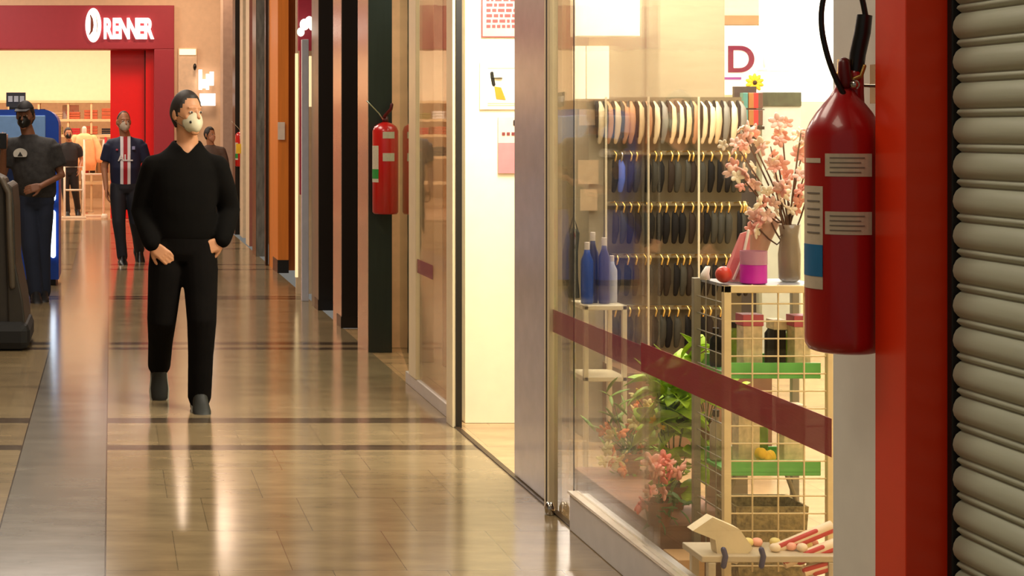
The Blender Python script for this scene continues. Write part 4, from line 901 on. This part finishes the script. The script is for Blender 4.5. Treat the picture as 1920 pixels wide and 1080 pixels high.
def person(label, loc, P, K, scale=1):
    t = thing('person', label, 'person', loc); t.scale = (scale,) * 3
    sk = K['skin']; V = Vector
    b = MB(); hm = headM(P)
    headgrid(b, lambda th, ph: 1.0, hm)
    k0 = len(b.v)
    b.tube([(0, -.088, .025), (0, -.100, .0), (0, -.112, -.022), (0, -.100, -.032)], [.008, .010, .014, .010], 8)          # nose
    b.tube([(-.045, -.078, .034), (0, -.093, .036), (.045, -.078, .034)], .005, 8)                                       # brow
    b.tube([(-.022, -.090, -.062), (0, -.096, -.060), (.022, -.090, -.062)], .008, 8)                                    # lips
    b.sphere((0, -.075, -.098), (.03, .022, .022))                                                                       # chin
    for sx_ in (-1, 1):
        b.sphere((sx_ * .080, .004, -.008), (.010, .018, .032)); b.sphere((sx_ * .042, -.062, -.02), (.018, .016, .02))
    b.xf(hm, k0)
    nb = V(P['neck']); hc = V(P['head'])
    b.tube([nb + V((0, .0, -.06)), nb, hc + V((0, .012, -.08)), hc + V((0, .01, -.02))], [.068, .062, .056, .052], 16)
    ts = P['torso']  # list cx,cy,z,rx,ry
    b.ell([(a, c_, z - (.012 if i_ > len(ts) - 4 else 0), rx_ * (.9 if i_ < len(ts) - 3 else .74), ry_ * (.9 if i_ < len(ts) - 3 else .84)) for i_, (a, c_, z, rx_, ry_) in enumerate(ts)])
    b.tube([V(P['shl']) + V((.03, 0, 0)), P['ell'], P['wrl']], [.048, .040, .027], 12); b.tube([V(P['shr']) + V((-.03, 0, 0)), P['elr'], P['wrr']], [.048, .040, .027], 12)
    hand(b, P['wrl'], P['hdl'][0], P['hdl'][1], P['hdl'][2], P['hdl'][3]); hand(b, P['wrr'], P['hdr'][0], P['hdr'][1], P['hdr'][2], P['hdr'][3])
    for s_ in 'lr': b.tube([P['hip' + s_], P['kn' + s_], P['an' + s_]], [.085, .052, .034], 14)
    fuse(b, 'body', sk, t, .0062, 5)
    # top garment
    g_ = MB(); nt = len(ts); rg = []
    for i_, (a, c_, z, rx_, ry_) in enumerate(ts):
        tl = K.get('tilt', 0) * max(0, i_ - (nt - 4)) / 3; zo = -K.get('tilt', 0) * .0 * max(0, i_ - (nt - 4))
        rg.append([(a + rx_ * math.cos(2 * PI * j / 24), c_ + ry_ * math.sin(2 * PI * j / 24), z + zo + tl * ry_ * math.sin(2 * PI * j / 24)) for j in range(24)])
    g_.loft(rg)
    zb = ts[-1]
    a_sl = K.get('sleeve', 'long'); rs = K.get('sr', (.072, .066, .056, .050))
    for s_, sx_ in (('l', 1), ('r', -1)):
        sh_ = V(P['sh' + s_]); el_ = V(P['el' + s_]); wr_ = V(P['wr' + s_])
        g_.tube([V((sh_.x * .35, sh_.y, sh_.z + .040)), sh_ + V((sx_ * .03, 0, -.005))], [.042, rs[0] * .95], 16)
        if a_sl == 'long': g_.tube([sh_ + V((sx_ * .01, 0, -.01)), sh_.lerp(el_, .5), el_, el_.lerp(wr_, .6), wr_.lerp(el_, .06)], [rs[0], rs[0] * .98, rs[1], rs[2], rs[3]], 16)
        else: g_.tube([sh_ + V((sx_ * .01, 0, -.01)), sh_.lerp(el_, .72)], [rs[0], rs[0] * .98], 16, round_ends=False)
    top_ = fuse(g_, K.get('topname', 'shirt'), K['top'], t, .009, 14)
    if K.get('vneck'):
        x0 = nb.x - .004; bm = bmesh.new(); bm.from_mesh(top_.data)
        kill = [f for f in bm.faces if (lambda c_: c_.y < .02 and c_.z > 1.408 and abs(c_.x - x0) < (c_.z - 1.408) * .95 + .004)(f.calc_center_median())]
        kill += [f for f in bm.faces if f.calc_center_median().z > 1.478 and f not in kill]
        bmesh.ops.delete(bm, geom=kill, context='FACES'); 
        for q_ in range(6):
            nb_ = {v_: sum((e_.other_vert(v_).co for e_ in v_.link_edges if e_.is_boundary), Vector()) / 2 for v_ in bm.verts if v_.is_boundary and sum(e_.is_boundary for e_ in v_.link_edges) == 2}
            for v_, c_ in nb_.items(): v_.co = v_.co.lerp(c_, .6)
        bm.to_mesh(top_.data); bm.free()
        so = top_.modifiers.new('s', 'SOLIDIFY'); so.thickness = .004; so.offset = -1
    # trousers
    g_ = MB(); pz = K.get('pants', (.105, .078, .064, .062)); hz = V(P['hipl']).lerp(V(P['hipr']), .5)
    g_.ell([(hz.x, hz.y, hz.z + .13, .150, .105), (hz.x, hz.y, hz.z + .05, .165, .112), (hz.x, hz.y, hz.z - .02, .170, .112), (hz.x, hz.y, hz.z - .07, .13, .09)])
    for s_ in 'lr':
        h_, k_, a_ = V(P['hip' + s_]), V(P['kn' + s_]), V(P['an' + s_])
        g_.tube([h_ + V((0, 0, .02)), h_.lerp(k_, .3), k_, k_.lerp(a_, .5), a_ + (a_ - k_).normalized() * K.get('hem', .0)], [pz[0] * .88, pz[0] * .92, pz[1], pz[2], pz[3]], 16)
    fuse(g_, 'trousers', K['pant'], t, .009, 4)
    for s_ in 'lr': shoe(t, P['an' + s_], P['toe' + s_], K['shoe'], K['sole'])
    # hair
    hk = K.get('hairk', 1.09); hl = K.get('hairline', .95)
    def kf(th, ph):
        a = abs(ph); lim = hl if a < .75 else hl + (a - .75) * 1.35
        if a > 1.9: lim = max(lim, 2.15)
        return hk if th < min(lim, 2.2) else .90
    h2 = MB(); headgrid(h2, kf, hm, 40, 30); ho = h2.build('hair', K['hair'], t, smooth=True)
    # eyes
    for sx_ in (-1, 1):
        e = MB().sphere((sx_ * .031, -.082, .008), (.013, .009, .008), 10, 7).xf(hm).build('eye', eyeW, t, smooth=True); MB().sphere((sx_ * .031, -.0895, .008), (.006, .004, .0065), 8, 6).xf(hm).build('iris', eyeM, e, smooth=True)
    if K.get('mask'):
        mb = MB(); rings = []
        for i in range(9):
            t_ = i / 8; rings.append([])
            for j in range(24):
                a = 2 * PI * j / 24; rr2 = math.cos(t_ * PI / 2) ** .6
                bulge = K.get('mb', .05)
                x = .060 * math.cos(a) * rr2; z = -.046 + .062 * math.sin(a) * rr2; y = -.074 - math.sin(t_ * PI / 2) * (bulge - .006) + abs(math.cos(a)) * .034 * (1 - t_)
                rings[-1].append(hm @ Vector((x, y, z)))
        mb.loft(rings); mo = mb.build('face_mask', K['mask'], t, smooth=True)
        for sx_ in (-1, 1):
            for z1, z2 in ((-.03, .015), (-.075, -.03)): MB().tube([(sx_ * .055, -.055, z1), (sx_ * .075, -.02, (z1 + z2) / 2), (sx_ * .085, .012, z2)], .0017, 5).xf(hm).build('ear_strap', K.get('strap', K['mask']), mo, smooth=True)
    return t, top_, hm
blackc = mat('black knit', (12, 10, 8), .9, spec=.1, var=.15, scale=8, bump=.25, bscale=14); blackp = mat('black denim', (13, 10, 8), .9, spec=.1, var=.2, scale=9, bump=.2, bscale=16)
# --- man in black
P = dict(head=(.010, -.03, 1.628), yaw=.62, pitch=.02, neck=(.02, .0, 1.455),
    torso=[(0, 0, .93, .165, .11), (0, 0, .98, .178, .12), (0, -.01, 1.10, .176, .125), (0, -.01, 1.22, .185, .125), (0, 0, 1.32, .200, .115), (0, 0, 1.385, .168, .098), (.01, 0, 1.435, .108, .082), (.015, 0, 1.482, .074, .074)],
    shl=(-.182, 0, 1.345), shr=(.192, 0, 1.345), ell=(-.232, .05, 1.09), elr=(.252, .06, 1.09), wrl=(-.178, -.09, .905), wrr=(.205, -.06, .925),
    hdl=((.75, -.12, -.62), (.2, 1, -.2), -1, .35), hdr=((-.75, -.10, -.35), (-.2, 1, -.2), 1, .35),
    hipl=(-.092, 0, .88), hipr=(.085, 0, .88), knl=(-.125, -.02, .49), knr=(.092, -.09, .49), anl=(-.130, .28, .205), anr=(.083, -.04, .085),
    toel=(-.128, .20, .02), toer=(.090, -.22, .035))
man, top_, hm = person('masked man in black V-neck sweater and black trousers walking, hands in pockets', (at(346, 0, 340).x, 8.86, 0), P,
    dict(skin=skin, top=blackc, topname='sweater', pant=blackp, shoe=mat('dark green grey shoe', (30, 30, 24), .6), sole=mat('pale rubber sole', (150, 145, 125), .5), hair=hairb, hairline=.80, mask=mat('cream respirator', (208, 200, 170), .7), strap=mat('strap', (70, 60, 50), .6), mb=.046, tilt=.42, vneck=True, hem=.02, sr=(.068, .066, .058, .050), pants=(.108, .082, .070, .066)))
MB().sphere((-.043, -.094, -.045), (.007, .006, .008)).xf(hm).build('mask_valve', blk, man, smooth=True)
# --- man in jersey
def jersey():
    m = mat('navy jersey with stripes', (24, 30, 62), .7, var=.05); n = m.node_tree.nodes; L = m.node_tree.links; b = n['Principled BSDF']
    tc = n.new('ShaderNodeTexCoord'); sp = n.new('ShaderNodeSeparateXYZ'); L.new(tc.outputs['Object'], sp.inputs[0])
    ab = n.new('ShaderNodeMath'); ab.operation = 'ABSOLUTE'; L.new(sp.outputs[0], ab.inputs[0])
    cr_ = n.new('ShaderNodeValToRGB'); cr_.color_ramp.interpolation = 'CONSTANT'; e = cr_.color_ramp.elements
    e[0].position = 0; e[0].color = (*lin((170, 16, 30)), 1); e[1].position = .022; e[1].color = (*lin((232, 225, 225)), 1); x = e.new(.055); x.color = (*lin((20, 26, 56)), 1)
    L.new(ab.outputs[0], cr_.inputs[0]); L.new(cr_.outputs[0], b.inputs['Base Color']); return m
P2 = dict(head=(-.02, -.03, 1.630), yaw=.25, pitch=.02, neck=(0, 0, 1.46),
    torso=[(0, 0, .90, .16, .11), (0, 0, .98, .175, .125), (0, -.02, 1.10, .178, .14), (0, -.01, 1.22, .185, .13), (0, 0, 1.33, .195, .115), (0, 0, 1.40, .16, .09), (0, 0, 1.445, .09, .07), (0, 0, 1.47, .06, .06)],
    shl=(-.19, 0, 1.375), shr=(.19, 0, 1.375), ell=(-.245, .02, 1.10), elr=(.25, .03, 1.10), wrl=(-.22, -.06, .86), wrr=(.22, -.05, .86),
    hdl=((.1, -.25, -1), (1, -.2, 0), -1, .3), hdr=((-.1, -.25, -1), (-1, -.2, 0), 1, .3),
    hipl=(-.085, 0, .88), hipr=(.085, 0, .88), knl=(-.075, -.05, .48), knr=(.12, .02, .48), anl=(-.035, -.03, .08), anr=(.165, .28, .14),
    toel=(-.02, -.22, .04), toer=(.2, .16, .0))
j, jt, hm = person('man in navy football jersey with white and red central stripes and pale mask', (at(235, 0, 163).x, 18.4, 0), P2,
    dict(skin=skin3, top=jersey(), topname='jersey', sleeve='short', pant=mat('dark navy trousers', (22, 24, 34), .7), shoe=mat('black shoe', (18, 16, 16), .3), sole=blk, hair=mat('thin dark hair', (60, 44, 34), .6), hairline=.45, hairk=1.04, mask=mat('pale cloth mask', (196, 178, 156), .7), mb=.045))
text('ALL', 'jersey_lettering', .10, mat('white print', (235, 230, 225), .6), j, (0, -.152, 1.185), .006, .003, 1.0)
box('jersey_crest', (.075, -.135, 1.31), (.11, -.118, 1.35), mat('crest', (150, 150, 190), .6), j); box('maker_mark', (-.11, -.135, 1.30), (-.085, -.118, 1.32), mat('red print', (190, 60, 80), .6), j)
# --- man with cap left
P3 = dict(head=(-.085, -.03, 1.665), yaw=-.25, pitch=.12, neck=(-.06, 0, 1.49),
    torso=[(0.02, 0, .93, .16, .115), (0.01, 0, .98, .182, .13), (0, -.02, 1.10, .19, .145), (-.02, -.01, 1.22, .20, .14), (-.03, 0, 1.34, .215, .125), (-.04, 0, 1.42, .18, .10), (-.05, 0, 1.47, .10, .078), (-.055, 0, 1.50, .066, .066)],
    shl=(-.25, 0, 1.40), shr=(.16, 0, 1.40), ell=(-.29, -.04, 1.13), elr=(.235, .0, 1.13), wrl=(-.27, -.20, 1.36), wrr=(.06, -.2, 1.04),
    hdl=((.02, -.2, 1), (0, 1, .3), 1, .55), hdr=((-1, -.3, -.25), (0, 1, -.2), 1, .5),
    hipl=(-.065, 0, .90), hipr=(.075, 0, .90), knl=(-.04, -.03, .49), knr=(.06, .05, .50), anl=(.005, .0, .085), anr=(.07, .10, .085),
    toel=(.03, -.2, .04), toer=(.08, -.12, .04))
tee = mat('charcoal patterned cotton', (44, 42, 42), .8, var=.5, scale=22)
m3, tt, hm = person('man in dark cap, black mask and charcoal T-shirt standing by the blue machine', (at(66, 0, 209).x, 14.35, 0), P3,
    dict(skin=skin2, top=tee, topname='t_shirt', sleeve='short', sr=(.082, .07, .05, .04), pant=mat('dark blue jeans', (24, 34, 56), .8, bump=.1), shoe=mat('charcoal shoe', (24, 24, 26), .5), sole=blk, hair=hairb, hairline=.8, mask=blk, mb=.045, hem=.01, pants=(.104, .082, .070, .068)))
cap = MB()
headgrid(cap, lambda th, ph: 1.13 if th < 1.12 else .86, hm, 40, 30); co = cap.build('cap', mat('dark cap', (26, 22, 26), .7), m3, smooth=True)
MB().loft([[hm @ Vector((x, y, z)) for x, y, z in r_] for r_ in ([(-.07, -.07, .062), (.07, -.07, .062), (.07, -.07, .07), (-.07, -.07, .07)], [(-.055, -.15, .05), (.055, -.15, .05), (.055, -.15, .057), (-.055, -.15, .057)])]).build('brim', mat('dark cap', (26, 22, 26), .7), co, bev=.002)
# emblem: round white mark with peak
eb = MB().loft([[(-.125 + .062 * k * math.cos(a), -.168 - y_, 1.325 + .05 * k * max(-.55, math.sin(a))) for a in [2 * PI * q / 24 for q in range(24)]] for k, y_ in ((1, -.03), (1, 0))]).build('shirt_emblem', mat('grey white print', (200, 196, 188), .7), m3)
MB().add([(-.15, -.170, 1.302), (-.10, -.170, 1.302), (-.125, -.170, 1.345)], [(0, 1, 2)]).add([(-.15, -.169, 1.302), (-.10, -.169, 1.302), (-.125, -.169, 1.345)], [(2, 1, 0)]).build('emblem_peak', tee, eb)
ph = thing('mobile_phone', 'dark mobile phone held up by the man in the cap', 'phone', tuple(Vector(m3.location) + Vector((-.275, -.255, 1.44))))
box('case', (-.035, -.005, -.07), (.035, .005, .07), blk, ph, .004); box('screen', (-.031, .0052, -.064), (.031, .006, .064), mat('phone glass', (20, 22, 30), .1), ph, 0)
# --- person inside store
P4 = dict(P2); P4.update(yaw=.2, wrl=(-.18, -.1, .95), wrr=(.2, -.12, .95))
person('person in black top and dark trousers standing behind the store gate', (at(129, 0, 106).x, F / 105, 0), P4,
    dict(skin=skin3, top=mat('black store top', (24, 18, 18), .8), topname='top', sleeve='short', pant=mat('black store trousers', (22, 18, 18), .8), shoe=blk, sole=blk, hair=hairb, hairline=.85, mask=blk, mb=.04), .90)
P5 = dict(P2); P5.update(yaw=.8)
person('dark haired person mostly hidden behind the man in black', (at(395, 0, 128).x, F / 128, 0), P5,
    dict(skin=skin3, top=mat('brown grey top', (90, 70, 60), .8), topname='top', pant=mat('grey trousers', (60, 50, 46), .8), shoe=blk, sole=blk, hair=hairb, hairline=.9, hairk=1.1, mask=mat('salmon mask', (186, 130, 104), .7), mb=.04), .90)
